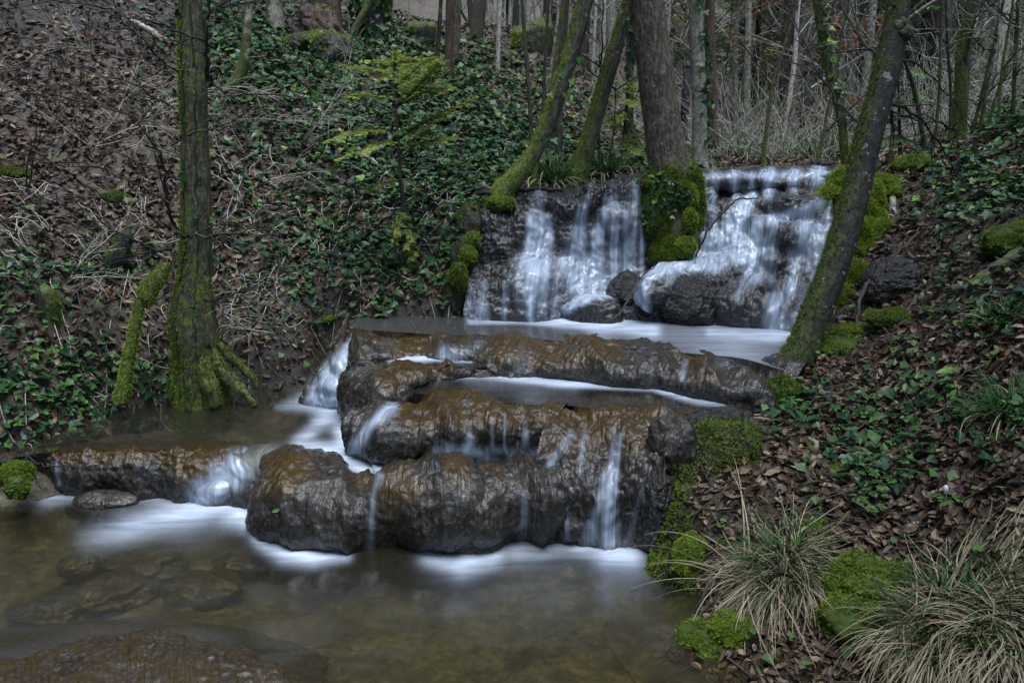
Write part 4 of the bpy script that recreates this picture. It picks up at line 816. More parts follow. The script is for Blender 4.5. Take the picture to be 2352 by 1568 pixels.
tree('slim_tree', 'slanting thin mossy stem left of the ivy wrapped tree',
     [(1752,375,7.2,10),(1762,290,7.2,9),(1775,200,7.2,8),(1792,140,7.2,7),(1810,80,7.2,6),(1830,10,7.2,5),(1845,-20,7.2,5)], 'barkmoss', .25, limbs=6, ext=2.5, limbs_px=[[(1775,200,7.2,5),(1740,150,7.3,4),(1700,90,7.3,3)]])
tree('slim_tree', 'forked dark sapling leaning right before the ivy wrapped tree',
     [(1878,365,7.0,9),(1892,305,7.0,8),(1900,260,7.0,7),(1915,190,7.0,6),(1922,150,7.0,5)], 'barkmoss', .2, limbs=4, ext=1.0, limbs_px=[[(1892,305,7.0,5),(1930,270,7.0,4),(2000,210,7.0,3)]])
tree('slim_tree', 'curved thin dark tree between the leaning trunk and the gnarled tree',
     [(2125,345,6.6,13),(2116,290,6.6,11),(2105,230,6.6,10),(2092,180,6.6,9),(2078,140,6.6,8),(2060,80,6.6,6)], 'barkdark', .2, limbs=4, ext=2)
tree('slim_tree', 'straight thin mossy pole left of the gnarled tree',
     [(2148,335,6.4,8),(2152,280,6.4,8),(2158,200,6.4,7),(2160,100,6.4,6),(2165,-20,6.4,5)], 'barkmoss', .3, limbs=5, ext=2)
# --- thin stems by the leaning trees
for i, (x0, y0, x1, y1, x2, Y_, w_, m_, lb) in enumerate([(1222,440,1216,220,1198,5.6,11,'bark','brown pole left of the first leaning tree'), (1240,345,1250,190,1262,6.4,9,'bark','bare wand behind the pole beside the leaning tree'), (1256,350,1262,190,1290,6.6,8,'barkpale','pale wand just right of the bare wand'),
     (1392,415,1410,300,1412,6.0,6,'barkdark','thin dark shoot under the second leaning tree'), (1378,420,1374,250,1376,5.9,7,'barkdark','upright dead spike beside the second leaning tree'), (1500,400,1490,270,1488,6.6,7,'barkred','red brown wand left of the rough barked tree'),
     (1436,395,1440,300,1452,6.3,7,'barkdark','dark crooked shoot left of the rough barked tree')]):
    tree('sapling', lb, [(x0,y0,Y_,w_),(.5*(x0+x1)+2,.5*(y0+y1),Y_,w_*.95),(x1,y1,Y_,w_*.9),(.5*(x1+x2)-1,y1*.45,Y_,w_*.8),(x2,-20,Y_,w_*.7)] if i not in (3,4,6) else [(x0,y0,Y_,w_),(.5*(x0+x1),.5*(y0+y1),Y_,w_*.9),(x1,y1,Y_,w_*.6),(x2,y1-40,Y_,w_*.3)], m_, .2, limbs=4 if i not in (3,4,6) else 3, ext=1.5 if i not in (3,4,6) else .2, sides=10)
for k, (P_, m_, lb) in enumerate([([(2225,335,6.0,9),(2250,240,6.0,8),(2278,120,6.0,7),(2310,-20,6.0,6)],'barkdark','dark wand leaning right beside the gnarled tree'),([(2245,330,5.9,8),(2268,200,5.9,8),(2290,90,5.9,7),(2296,-20,5.9,6)],'barkgrey','grey stem second from the gnarled tree'),
    ([(2262,318,5.8,9),(2300,190,5.8,8),(2342,80,5.8,7),(2380,-20,5.8,6)],'barkgrey','pale grey stem slanting out at the right edge'),([(2290,310,5.7,8),(2302,160,5.7,7),(2322,40,5.7,6),(2330,-20,5.7,6)],'barkmoss','mossy wand in the right hand thicket'),([(2325,300,5.8,10),(2330,180,5.8,9),(2336,60,5.8,8),(2340,-20,5.8,8)],'barkdark','dark upright stem nearest the right edge'),
    ([(2180,338,6.6,8),(2184,220,6.6,7),(2176,100,6.6,6),(2172,-20,6.6,5)],'barkdark','thin dark stem just left of the gnarled tree'),([(2045,352,7.0,7),(2052,240,7.0,6),(2040,120,7.0,6),(2046,-20,7.0,5)],'barkgrey','thin grey stem behind the leaning trunk')]):
    tree('sapling', lb, P_, m_, .25, (-.3,0,0), limbs=5, ext=1.5, sides=9, twigs=6, limbs_px=[[(P_[1][0],P_[1][1],P_[1][2],4),(P_[1][0]+35,P_[1][1]-40,P_[1][2]-.1,3),(P_[1][0]+90,P_[1][1]-70,P_[1][2]-.2,2)],[(P_[2][0],P_[2][1],P_[2][2],4),(P_[2][0]-40,P_[2][1]-30,P_[2][2],3),(P_[2][0]-90,P_[2][1]-80,P_[2][2],2)]])
# --- trees on the slope behind
BACK = [('slim_tree','pale trunk with a mossy bent foot on the slope right of the flared tree',[(492,245,6.3,40),(520,215,6.3,36),(548,180,6.3,30),(562,130,6.3,24),(568,60,6.3,20),(574,-20,6.3,19)],'barkgrey',.1,(-.3,0,.3),1.0,.5,0),
 ('twin_tree','twin grey trunk with a green mossy left side at the top of the ivy slope',[(634,82,9.2,48),(632,50,9.2,44),(630,20,9.2,38),(630,-20,9.2,36)],'barkgrey',.0,(-1.1,0,0),.2,.4,0),
 ('slim_tree','grey trunk just left of the tree with the burl',[(693,95,9.0,26),(697,60,9.0,24),(702,0,9.0,22),(704,-20,9.0,22)],'barkgrey',.1,(-.5,0,0),.3,.3,0),
 ('spruce_tree','thick scaly trunk with a big round burl on its left side',[(765,150,8.8,76),(757,90,8.8,72),(748,30,8.8,70),(744,-20,8.8,68)],'barkred',.0,(0,0,0),.1,.3,60),
 ('slim_tree','mossy trunk slanting right beside the ivy covered stump',[(805,98,9.6,20),(820,60,9.6,18),(842,20,9.6,17),(856,-20,9.6,16)],'barkmoss',.25,(-.3,0,0),.4,.4,0),
 ('mossy_tree','small green mossed trunk right of the ivy covered stump',[(880,118,10,36),(884,80,10,28),(888,30,10,26),(892,-20,10,25)],'barkmoss',.25,(-.4,0,0),.6,.6,0),
 ('slim_tree','dark slender stem in front of the cut stump',[(1002,195,7.8,12),(1004,140,7.8,11),(1008,80,7.8,10),(1014,-20,7.8,9)],'barkdark',.1,(0,0,0),.3,.3,0),
 ('slim_tree','brown trunk standing in leaf litter behind the fir sapling',[(1026,215,8.2,26),(1030,150,8.2,22),(1032,80,8.2,20),(1034,-20,8.2,19)],'barkred',.05,(0,0,0),.5,.4,0),
 ('slim_tree','greenish trunk close behind the brown trunk',[(1044,165,9.2,22),(1046,110,9.2,20),(1048,50,9.2,20),(1050,-20,9.2,19)],'barkmoss',.1,(0,0,0),.3,.3,0),
 ('twin_tree','paired trunk with a mossy foot left of the plank edge',[(1084,140,11.5,44),(1092,100,11.5,34),(1098,50,11.5,32),(1104,-20,11.5,30)],'bark',.0,(-.3,0,0),.8,.35,0),
 ('slim_tree','pale lichen speckled pole in front of the plank edge',[(1143,172,9.6,12),(1144,110,9.6,10),(1146,50,9.6,10),(1150,-20,9.6,9)],'barkpale',.0,(0,0,0),.4,.3,0),
 ('slim_tree','ivy speckled grey trunk far behind between the leaning trees',[(1385,300,11,16),(1383,200,11,15),(1384,100,11,15),(1386,-20,11,14)],'barkgrey',.1,(0,0,0),.3,.3,0),
 ('ivy_tree','dark ivy curtained trunk beyond the bright ivy tree',[(1962,360,10.5,30),(1960,280,10.5,28),(1958,150,10.5,28),(1955,-20,10.5,26)],'barkgrey',.1,(0,0,0),.2,.3,200),
 ('slim_tree','straight grey trunk in the thicket right of the reddish dead trunk',[(1715,345,11,16),(1716,250,11,15),(1718,120,11,14),(1720,-20,11,14)],'barkgrey',.05,(0,0,0),.2,.3,0),
 ('slim_tree','tall grey trunk in the thicket just left of the leaning trunk top',[(1985,350,12,16),(1990,250,12,16),(1992,120,12,15),(1996,-20,12,15)],'barkgrey',.05,(0,0,0),.2,.3,0)]
for n_, lb, P_, m_, mo, msd, ml, mh_, iv in BACK:
    tree(n_, lb, P_, m_, mo, msd, ml, mh_, ivy=iv, ivyside=(0, -1, 0), ivysize=(.045, .07), limbs=5, sides=14, tuft=0)
stump('tall broken stump smothered in dark ivy at the top of the slope', (852,82,9.9), (850,-40,9.9), .17, 'barkdark', .1, 380, 0, 31)
lumpy('tree_burl', 'round rough burl bulging from the thick trunk', [((738,66,8.55),(.22,.2,.24)),((730,85,8.5),(.17,.16,.17))], 'barkred', 'moss', .35, 1500, (.02, .04), seed=32, cat='burl', up=.5)
stump('dark cut stump with mossy edges in the leaf litter on the slope', (972,112,10.5), (966,62,10.5), .19, 'barkdark', .3, 0, 1800, 33)
stump('large dark root stump with green moss behind the leaning trees', (1228,150,12.2), (1222,68,12.2), .30, 'barkdark', .25, 0, 1500, 34)
lumpy('mossy_bank', 'overhanging bank edge with moss and dangling roots under the burl tree', [((735,112,8.2),(.32,.2,.16)),((760,125,8.0),(.2,.2,.2))], 'soil', 'brightmoss', .5, 2600, (.02, .035), seed=35, cat='bank', ivy=120)

lumpy('wet_bank', 'dark wet bank with ivy and dangling moss at the left end of the left fall', [((1085,520,5.12),(.10,.12,.14)),((1065,600,4.98),(.09,.12,.16)),((1045,680,4.86),(.08,.10,.15)),((1110,482,5.22),(.10,.10,.07))], 'soil', 'moss', .5, 6000, seed=38, cat='bank', ivy=260, up=-.5)
# --- mossy rocks and cushions by the water
lumpy('mossy_pillar', 'dark root pillar with moss and small ivy dividing the two waterfalls', [((1540,500,5.16),(.16,.14,.36)),((1510,470,5.14),(.10,.12,.26)),((1578,480,5.14),(.10,.12,.30)),((1545,585,5.06),(.14,.12,.14)),((1545,428,5.16),(.19,.14,.10))], 'soil', 'moss', .66, 12000, (.010, .024), seed=41, cat='root pillar', ivy=500)
lumpy('moss_clump', 'bright green moss patch on the right edge of the root pillar', [((1590,455,5.04),(.03,.05,.07)),((1585,510,5.0),(.035,.05,.10)),((1575,572,4.95),(.06,.05,.07))], 'moss', 'brightmoss', .9, 9000, seed=42)
lumpy('mossy_rock', 'tall bank rock covered in bright moss to the right of the right waterfall', [((1945,440,5.08),(.12,.13,.14)),((1915,485,4.98),(.12,.12,.16)),((1970,510,4.92),(.16,.16,.25)),((1955,590,4.72),(.16,.16,.22)),((1935,660,4.5),(.14,.15,.18)),((1915,720,4.32),(.12,.13,.15)),((2010,440,5.05),(.15,.13,.10)),((2005,560,4.8),(.15,.16,.2))], 'soil', 'brightmoss', .78, 9000, (.012, .026), seed=43, cat='rock', up=-.35)
GROUNDED = (2, 3, 4, 5, 10, 11, 13, 14, 15, 16, 17, 18, 21, 22)
for k, (px, py, Y_, r_, lb) in enumerate([(1955,452,4.86,(.10,.09,.06),'small moss cushion on top of the bright mossy rock, left half'), (2012,420,5.0,(.12,.09,.05),'moss cushion right of the leaning trunk at the top of the mossy rock'), (1930,800,3.92,(.12,.10,.05),'low round moss cushion at the foot of the leaning trunk'),
      (1960,765,4.0,(.10,.08,.04),'flat moss cushion just above the round one behind the leaning trunk'), (2098,385,5.0,(.13,.10,.07),'yellow green moss hump on the muddy ground beyond the leaning trunk'), (2070,735,3.85,(.17,.09,.05),'strip of moss along the slanting log on the right bank'),
      (1075,590,4.86,(.05,.05,.06),'bright moss tuft hanging on the rock left of the left fall'), (1085,555,4.92,(.045,.045,.06),'uppermost bright moss tuft on the left edge of the left fall'), (1055,640,4.76,(.05,.06,.10),'dull hanging moss on the wet bank under the bright tufts'),
      (1150,470,5.06,(.09,.07,.05),'mossy root foot spilling over the left fall head'), (745,735,4.5,(.07,.05,.03),'small bright moss patch on the left bank above the chute'), (1745,925,3.42,(.11,.09,.06),'moss cushion where the leaning trunk meets the narrow pool'), (1790,900,3.5,(.10,.09,.06),'dark moss skirt around the foot of the leaning trunk'),
      (2330,560,3.4,(.14,.10,.09),'moss bank on the right edge beside the fallen log'), (1985,1350,2.3,(.12,.12,.10),'moss hump under the large straw tussock'), (1950,1430,2.22,(.10,.10,.09),'mossy edge left of the large straw tussock'), (2070,1330,2.3,(.07,.06,.05),'small moss pad behind the large straw tussock'), (1935,1080,2.85,(.06,.05,.02),'tiny moss pad among anemones on the right bank'),
      (1880,1215,2.62,(.06,.05,.03),'moss pad just behind the smaller straw tussock'), (40,1090,3.28,(.07,.06,.06),'moss clump at the left end of the low tufa rim'), (40,1120,3.22,(.05,.05,.05),'little wet moss knob at the left edge of the front pool'), (255,455,5.0,(.10,.07,.04),'mossy log end on the brown leaf slope'), (30,400,4.6,(.09,.06,.035),'mossy stick at the far left of the leaf slope')]):
    q_ = gpt(px, py); Y_ = q_[1] if k in GROUNDED else Y_
    lumpy('moss_cushion', lb, [((px, py, Y_), r_)], 'moss', 'moss' if k in (5, 8, 12, 16, 21, 22) else 'brightmoss', .9, 9000, (.008, .018), seed=60 + k, tone=(.1, .8))
rows_ = [pts(r) for r in ([(1555,972,3.16),(1620,966,3.16),(1690,968,3.12),(1750,985,3.06)],[(1550,1000,3.06),(1620,992,3.05),(1690,998,3.0),(1748,1028,2.96)],[(1545,1080,2.99),(1615,1080,2.95),(1680,1090,2.9),(1735,1115,2.86)],
    [(1530,1160,2.91),(1595,1170,2.86),(1655,1185,2.80),(1705,1195,2.77)],[(1502,1240,2.84),(1565,1260,2.76),(1625,1275,2.70),(1675,1280,2.66)],[(1487,1292,2.78),(1552,1330,2.67),(1610,1352,2.61),(1650,1360,2.57)],[(1487,1320,2.78),(1552,1370,2.67),(1610,1392,2.61),(1650,1400,2.57)])]
Gm, Nm, fm = loft(rows_, 120, 150, amp=.05, sc=6, fine=.01, seed=144, crust=.02, lobes=.02)
root = empty('mossy_rock', Gm[75, 60], 'steep front rock face hung with a sheet of deep green moss beside the dripping cliff', 'rock'); rg = np.random.default_rng(145)
mb = MB(); mb.add(Gm.reshape(-1, 3), grid_faces(150, 120), flow=fm.reshape(-1, 3), algae=np.zeros(120 * 150)); mb.build('body', M['blackrock'], root)
mk = sst(-.22, .12, fbm(Gm, 5, 147, 4) + .30 + .25 * Nm[..., 2]); P_, N_ = on_grid(Gm, Nm, mk, 14000, rg); mb = MB(); moss_on(mb, P_ + N_ * .003, N_, rg, (.008, .019), (.0, .75)); mb.build('moss', M['brightmoss'], root)
lumpy('moss_cushion', 'plump bright moss cushion overhanging the front pool', [((1590,1270,2.72),(.07,.06,.07)),((1560,1295,2.70),(.05,.05,.05))], 'moss', 'brightmoss', .95, 12000, (.007, .016), seed=45)
lumpy('moss_cushion', 'vivid moss cushion on the shore below the smaller straw tussock', [((1620,1470,2.33),(.09,.08,.055)),((1690,1450,2.32),(.08,.08,.06)),((1570,1490,2.33),(.05,.05,.03)),((1640,1510,2.27),(.07,.05,.04))], 'moss', 'brightmoss', .95, 13000, (.007, .016), seed=46)
dome('bank_rock', 'bare wet knobbly rock set in the right bank behind the leaning trunk', 2050, 650, gpt(2050, 670)[1], (.15, .12, .14), 'blackrock', 120, amp=.25)
dome('bank_rock', 'pale crusted tufa rock between the dripping cliff and the green mossy rock', 1545, 1030, 3.06, (.10, .10, .14), 'rock', 122, amp=.3, fine=.06)
dome('bank_rock', 'dark wet crumbly rock under the moss at the right edge of the front pool', 1510, 1160, 2.94, (.06, .08, .16), 'blackrock', 124, amp=.25, fine=.05)
dome('stone', 'round brown stone just under the clear water at the left of the front pool', 182, 1300, -.055, (.085, .07, .05), 'foreground', 126, amp=.2)
for k, (px, py, s_) in enumerate([(330,1300,.13),(470,1350,.11),(250,1360,.14),(120,1400,.11),(560,1290,.09)]):
    c = pt(px, py, -.14); W_, F_, f_, V_ = boulder(c, (s_ * 1.3, s_, s_ * .4), 200 + k, 4, .55, 2.6); mb = MB(); mb.add(W_, F_, flow=f_, algae=np.clip(V_[:, 2] * .5, 0, 1)); tag(mb.build('stone', M['foreground']), 'smooth brown stone lying under the clear front pool', 'stone', 'stones on the bed of the front pool')
lumpy('stream_edge_rock', 'low leaf strewn rock at the end of the narrow pool by the right bank', [((1660,965,3.2),(.14,.08,.05)),((1600,990,3.12),(.09,.07,.06))], 'blackrock', 'moss', .25, 3000, seed=47, cat='rock')
dome('rock_lump', 'dark knobbly log-like lump lying above the lip of the right waterfall', 1890, 378, 6.6, (.12, .06, .04), 'blackrock', 130, amp=.35)
# ------------------------------------------------------------------ the wood beyond: saplings, spruces, thicket
def copy_tree(o, loc, rz, sc, label=None, group=None):
    c = o.copy(); C.objects.link(c); c.location = loc; c.rotation_euler = (0, 0, rz); c.scale = (sc, sc, sc)
    if label: c['label'] = label
    if group: c['group'] = group
    for ch in o.children:
        d = ch.copy(); C.objects.link(d); d.parent = c
    return c
gb = np.random.default_rng(5)
def make_sapling(name, label, mat, H, r, lean, kids, group):
    root = empty(name, (0, 0, 0), label, 'tree', group); n = 14; t = np.linspace(0, 1, n)
    q = np.stack([lean * t ** 1.5 * H + .08 * np.cumsum(gb.normal(0, .35, n)) * H / 7, .08 * np.cumsum(gb.normal(0, .35, n)) * H / 7, t * H - .3], 1)
    rr = r * (1 - .8 * t) + .003; mb = MB(); tube(mb, q, rr, 7, moss=.15); mb.build('trunk', M[mat], root)
    m2 = MB()
    for k in range(kids):
        i = int(gb.integers(2, n - 1)); a = gb.uniform(0, 6.28)
        grow(m2, q[i], [math.cos(a), math.sin(a), gb.uniform(.5, 1.4)], gb.uniform(.12, .3) * H * (1.15 - t[i]), rr[i] * .5, 1, gb, -.02, 4, .6, 4)
    m2.build('crown', M[mat], root); return root
SAP = [make_sapling('sapling', 'thin bare grey stem in the crowded wood beyond the stream', m, H, r, ln, kd, 'bare stems crowding the far wood') for m, H, r, ln, kd in
       (('barkgrey', 6.5, .030, .05, 20), ('barkgrey', 8, .045, -.04, 20), ('bark', 5.5, .022, .12, 22), ('barkpale', 6, .026, -.08, 18), ('bark', 9, .075, .02, 18), ('barkgrey', 4.2, .016, .18, 24), ('barkpale', 7, .036, .1, 16), ('barkgrey', 11, .11, .01, 20))]
used = set()
def put(protos, i, x, y, rz, sc):
    z = float(ground_h(np.array([x]), np.array([y]), False)[0][0])
    if i not in used and protos is SAP:
        used.add(i); o = SAP[i]; o.location = (x, y, z); o.rotation_euler = (0, 0, rz); o.scale = (sc,) * 3; return o
    return copy_tree(protos[i], (x, y, z), rz, sc)
cnt = 0
while cnt < 212:
    y = 8.8 + 26 * gb.random() ** 1.25; fx = gb.uniform(760, 2480); x = (fx - 1176) / FPX * y * 1.03
    lim = 9.5 if fx > 1640 else (12 if fx > 1380 else 15)
    if y < lim or (fx < 1180 and y < 17): continue
    put(SAP, int(gb.choice(8, p=[.17, .13, .16, .17, .08, .14, .1, .05])), x, y, gb.uniform(0, 6.28), gb.uniform(.75, 1.25)); cnt += 1
for k in range(58):
    fx = gb.uniform(1040, 1500) if k % 2 else gb.uniform(1640, 2340); y = gb.uniform(12.5, 21) if k % 2 else gb.uniform(9.5, 17)
    if fx < 1200 and y < 15: continue
    put(SAP, int(gb.choice([3, 6, 1, 4])), (fx - 1176) / FPX * y * 1.02, y, gb.uniform(0, 6.28), gb.uniform(.9, 1.35))
# a cluster of pale slanting poles at the top of the leaf slope
for k in range(26):
    fx = gb.uniform(1130, 1500); y = gb.uniform(15, 21); put(SAP, int(gb.choice([3, 6, 3, 0])), (fx - 1176) / FPX * y, y, gb.normal(0, .5), gb.uniform(.8, 1.2))
def make_spruce(name, label, H, Rm, base, nw, seed, mat='darkneedle', group=None, dens=1.0, nl=.05):
    rg = np.random.default_rng(seed); root = empty(name, (0, 0, 0), label, 'tree', group)
    q = np.stack([.02 * np.cumsum(rg.normal(0, .4, 12)), .02 * np.cumsum(rg.normal(0, .4, 12)), np.linspace(-.3, H, 12)], 1)
    mb = MB(); tube(mb, q, np.linspace(.016 * H, .006, 12), 9, moss=.1); mb.build('trunk', M['barkdark'], root)
    br = MB(); nd = MB(); T = np.array([[-.10, 0, 0], [.10, 0, 0], [0, 1, .05]]); F = [np.array([[0, 1, 2]])]
    for k in range(nw):
        z = base + (H - base) * (k + rg.random()) / nw; L = Rm * (1 - (z - base) / (H - base) * .92) * rg.uniform(.7, 1.1)
        for a in rg.uniform(0, 6.28, 5):
            n = 9; t = np.linspace(0, 1, n); d = np.array([math.cos(a), math.sin(a)])
            p = np.stack([d[0] * t * L, d[1] * t * L, z - .32 * L * t ** 1.3 + .18 * L * t ** 3], 1) + rg.normal(0, .01 * L, (n, 3)); tube(br, p, np.linspace(.012 * L + .003, .002, n), 4, moss=0.)
            m = int(150 * L * dens); tt = rg.uniform(.12, 1, m); i = np.minimum((tt * (n - 1)).astype(int), n - 2); fr_ = tt * (n - 1) - i
            c = p[i] + (p[i + 1] - p[i]) * fr_[:, None]; side = np.array([-d[1], d[0], 0]); off = rg.uniform(-1, 1, m) * .34 * L * (1.05 - tt)
            c = c + side * off[:, None] + [0, 0, 1] * (-.25 * np.abs(off))[:, None]; ax = np.stack([d[0] * .6 + side[0] * np.sign(off), d[1] * .6 + side[1] * np.sign(off), -.25 + 0 * off], 1) + rg.normal(0, .35, (m, 3))
            ax /= np.linalg.norm(ax, axis=1, keepdims=True); x = np.cross(ax, rg.normal(0, 1, (m, 3))); x /= np.linalg.norm(x, axis=1, keepdims=True)
            stamp(nd, T, F, c, np.stack([x, ax, np.cross(x, ax)], 1), rg.uniform(.7, 1.5, m) * nl, tone=rg.random(m))
    br.build('branches', M['barkdark'], root); nd.build('needles', M[mat], root); return root
SPR = [make_spruce('spruce_tree', 'dark green spruce standing in the far wood', 9, 1.7, 1.0, 22, 301, group='spruces in the far wood', nl=.10, dens=.9), make_spruce('spruce_tree', 'dark green spruce standing in the far wood', 6, 1.3, .4, 18, 302, group='spruces in the far wood', nl=.085, dens=1.1)]
for k, (fx, y, sc) in enumerate([(1905,22,1.3),(1980,15,.9),(2060,11,.8),(1690,26,1.4),(1800,28,1.3),(2120,20,1.3),(2250,14,1.1),(1560,27,1.3),(1420,30,1.2),(2330,18,1.4),(1740,19,.7),(2180,27,1.4),(1330,34,1.2),(1240,38,1.2),(1040,32,1.3),(880,26,1.2),(2030,33,1.4),(1880,36,1.5),(1620,38,1.4),(1700,13,.75),(1665,18,1.0),(1830,16,.9),(1935,12,.6),(2140,12.5,.75),(2010,18,1.0),(1590,15,.7)]):
    i = k % 2; x = (fx - 1176) / FPX * y * 1.02; z = float(ground_h(np.array([x]), np.array([float(y)]), False)[0][0])
    if k < 2:
        SPR[i].location = (x, y, z); SPR[i].scale = (sc,) * 3
    else: copy_tree(SPR[i], (x, y, z), gb.uniform(0, 6.28), sc)
# unseen spruces, added beside and behind the view to shade banks and near rock
BIG = make_spruce('spruce_tree', 'tall unseen spruce added to shade the steep left bank', 12, 2.5, 3.4, 20, 303, group='unseen spruces added for shade', nl=.2, dens=.8)
BIG['group'] = 'unseen spruces added for shade'
for k, (x, y, sc) in enumerate([(-4.9,3.0,1.0),(-5.8,5.0,1.05),(-4.3,.6,1.0),(-6.9,7.6,1.1),(3.9,.4,1.0),(4.6,2.6,.9),(-2.6,-2.6,1.0),(.4,-4.2,1.1),(3.0,-2.8,1.0),(-5.2,-2.2,1.1)]):
    z = float(ground_h(np.array([x]), np.array([float(y)]), False)[0][0])
    if k == 0: BIG.location = (x, y, z)
    else: copy_tree(BIG, (x, y, z), k * 1.3, sc, 'tall unseen spruce added to shade the steep left bank' if x < 0 and y > 0 else 'tall unseen spruce added behind the viewpoint to block sky light' if y < 0 else 'tall unseen spruce added to shade the right bank')
# young beeches that kept their orange leaves
def make_beech(label, x, y, H, seed, group=None, mat='orange', n=420):
    rg = np.random.default_rng(seed); z = float(ground_h(np.array([x]), np.array([y]), False)[0][0]); root = empty('young_beech', (x, y, z), label, 'tree', group)
    q = np.stack([x + .06 * np.cumsum(rg.normal(0, .5, 10)), y + 0 * np.arange(10), z + np.linspace(-.2, H, 10)], 1); mb = MB(); tube(mb, q, np.linspace(.02, .004, 10), 6, moss=.1); mb.build('trunk', M['barkgrey'], root)
    m2 = MB(); en = []
    for k in range(16):
        i = int(rg.integers(2, 9)); a = rg.uniform(0, 6.28); grow(m2, q[i], [math.cos(a), math.sin(a), .4], H * .28, .006, 1, rg, 0, 4, .6, 4, ends=en)
    m2.build('crown', M['barkgrey'], root); P = np.concatenate([e[0] for e in en]); P = P[rg.integers(0, len(P), n)] + rg.normal(0, .05, (n, 3))
    m3 = MB(); stamp(m3, LEAF2_T, LEAF2_F, P, frames(np.tile([0, 0, -1.0], (n, 1)), rg, .8), rg.uniform(.05, .09, n), tone=rg.random(n)); m3.build('leaves', M[mat], root)
for k, (fx, y, H, lb) in enumerate([(1790,10.5,3.2,'young beech with sparse orange dry leaves right of the reddish dead trunk'),(1840,12,3.0,'orange leaved young beech deeper in the thicket'),(1760,14,4.0,'tall young beech hung with rusty leaves in the thicket'),(1465,17,4.2,'rusty leaved young beech between the leaning trees'),(1870,9.8,1.6,'low orange leaved beech bush by the black post')]):
    make_beech(lb, (fx - 1176) / FPX * y * 1.02, y, H, 400 + k)
for k, (fx, y, H, lb) in enumerate([(1720,12,3.4,'young tree flushed with fresh yellow green leaves in the thicket'),(1680,15,3.6,'pale green leafing sapling right of the rough barked tree'),(1540,16,3.4,'yellow green leafing sapling behind the rough barked tree')]):
    make_beech(lb, (fx - 1176) / FPX * y * 1.02, y, H, 420 + k, mat='needle', n=520)
# black posts and the plank edge
for fx, fy, y, h, lb in ((1835,395,9.6,.95,'black tarred post standing in the thicket beyond the right fall'),(1566,380,9.8,.95,'black tarred post half hidden right of the rough barked tree')):
    c = pt(fx, fy, y); c[2] = float(ground_h(c[:1], c[1:2], False)[0][0]); root = empty('post', c, lb, 'post'); mb = MB()
    tube(mb, [c + [0, 0, -.2], c + [0, .0, .4], c + [.01, 0, h]], [.052, .05, .049], 10, moss=0.); mb.build('shaft', M['black'], root); mb = MB(); tube(mb, [c + [.01, 0, h + .001], c + [.01, 0, h + .03]], [.056, .05], 10, moss=0.); mb.build('cap', M['black'], root)
a, b = pt(1108, 118, 12.0), pt(1205, 134, 11.6); root = empty('plank_edge', a, 'weathered plank with short posts shoring the path edge on the slope', 'retaining board')
mb = MB(); d = b - a; dn = np.array([d[1], -d[0], 0]); dn /= np.linalg.norm(dn)
def slab(mb, a, b, w, h0, h1):
    q = [a + [0, 0, h0], b + [0, 0, h0], b + [0, 0, h1], a + [0, 0, h1]]; V = np.array([p + dn * s for s in (0, -w) for p in q])
    mb.add(V, np.array([[0,1,2,3],[7,6,5,4],[0,4,5,1],[1,5,6,2],[2,6,7,3],[3,7,4,0]]), bk=np.array([[0,0,0],[1,0,0],[1,1,0],[0,1,0]] * 2), moss=.15)
slab(mb, a, b, .04, -.12, .06); mb.build('plank', M['wood'], root, False)
mb = MB(); tube(mb, [a + dn * .1 + [0, 0, -.17], b * .45 + a * .55 + dn * .1 + [0, 0, -.16]], .03, 8, moss=.2); mb.build('rail', M['barkpale'], root)
for t in (.42, .85):
    c = a + d * t + dn * .03; mb = MB(); tube(mb, [c + [0, 0, -.3], c + [0, 0, .02]], .028, 8, moss=.1); mb.build('post', M['barkpale'], root)
# tangled brush and distant woods
mb = MB(); k = 0
while k < 3600:
    y = 8.2 + 13 * gb.random() ** 1.2; fx = gb.uniform(1330, 2480); x = (fx - 1176) / FPX * y * 1.03
    if fx < 1600 and y < 10 or gb.random() > (.25 if fx < 1600 else 1): continue
    z = float(_bh[k % 1]) if False else None
    k += 1
    if k == 1: BX = []
    BX.append((x, y))
BX = np.array(BX); BZ_ = ground_h(BX[:, 0], BX[:, 1], False)[0]; n = 4
for (x, y), z in zip(BX, BZ_):
    L = gb.uniform(.3, 1.5); d = np.array([gb.normal(0, .6), gb.normal(0, .6), 1]); q = [np.array([x, y, z - .05])]
    for i in range(n): d = d + gb.normal(0, .22, 3); d /= np.linalg.norm(d); q.append(q[-1] + d * L / n)
    tube(mb, q, np.linspace(.006, .0025, n + 1), 3, cap=False, moss=float(gb.random() * .4))
tag(mb.build('undergrowth', M['barkgrey']), 'tangle of thin grey twigs filling the wood floor beyond the stream', 'brush', kind='stuff')
mb = MB()
for k in range(420):
    y = gb.uniform(30, 60); fx = gb.uniform(300, 2600); x = (fx - 1176) / FPX * y; z = float(base_h([x], [y])[0]); H = gb.uniform(9, 17); r = gb.uniform(.06, .22)
    q = np.array([[x, y, z - .5], [x + gb.normal(0, .2), y, z + H * .5], [x + gb.normal(0, .5), y, z + H]]); tube(mb, cr(q, 6), np.linspace(r, r * .25, 6), 5, moss=.1)
    for j in range(9):
        a = gb.uniform(0, 6.28); p = q[1] + (q[2] - q[1]) * gb.uniform(-.5, .95); grow(mb, p, [math.cos(a), math.sin(a), 1.0], H * .22, r * .3, 1, gb, 0, 3, .6, 3)
tag(mb.build('distant_woods', M['barkpale']), 'far bare wood rising up the hillside behind everything', 'woods', kind='stuff')

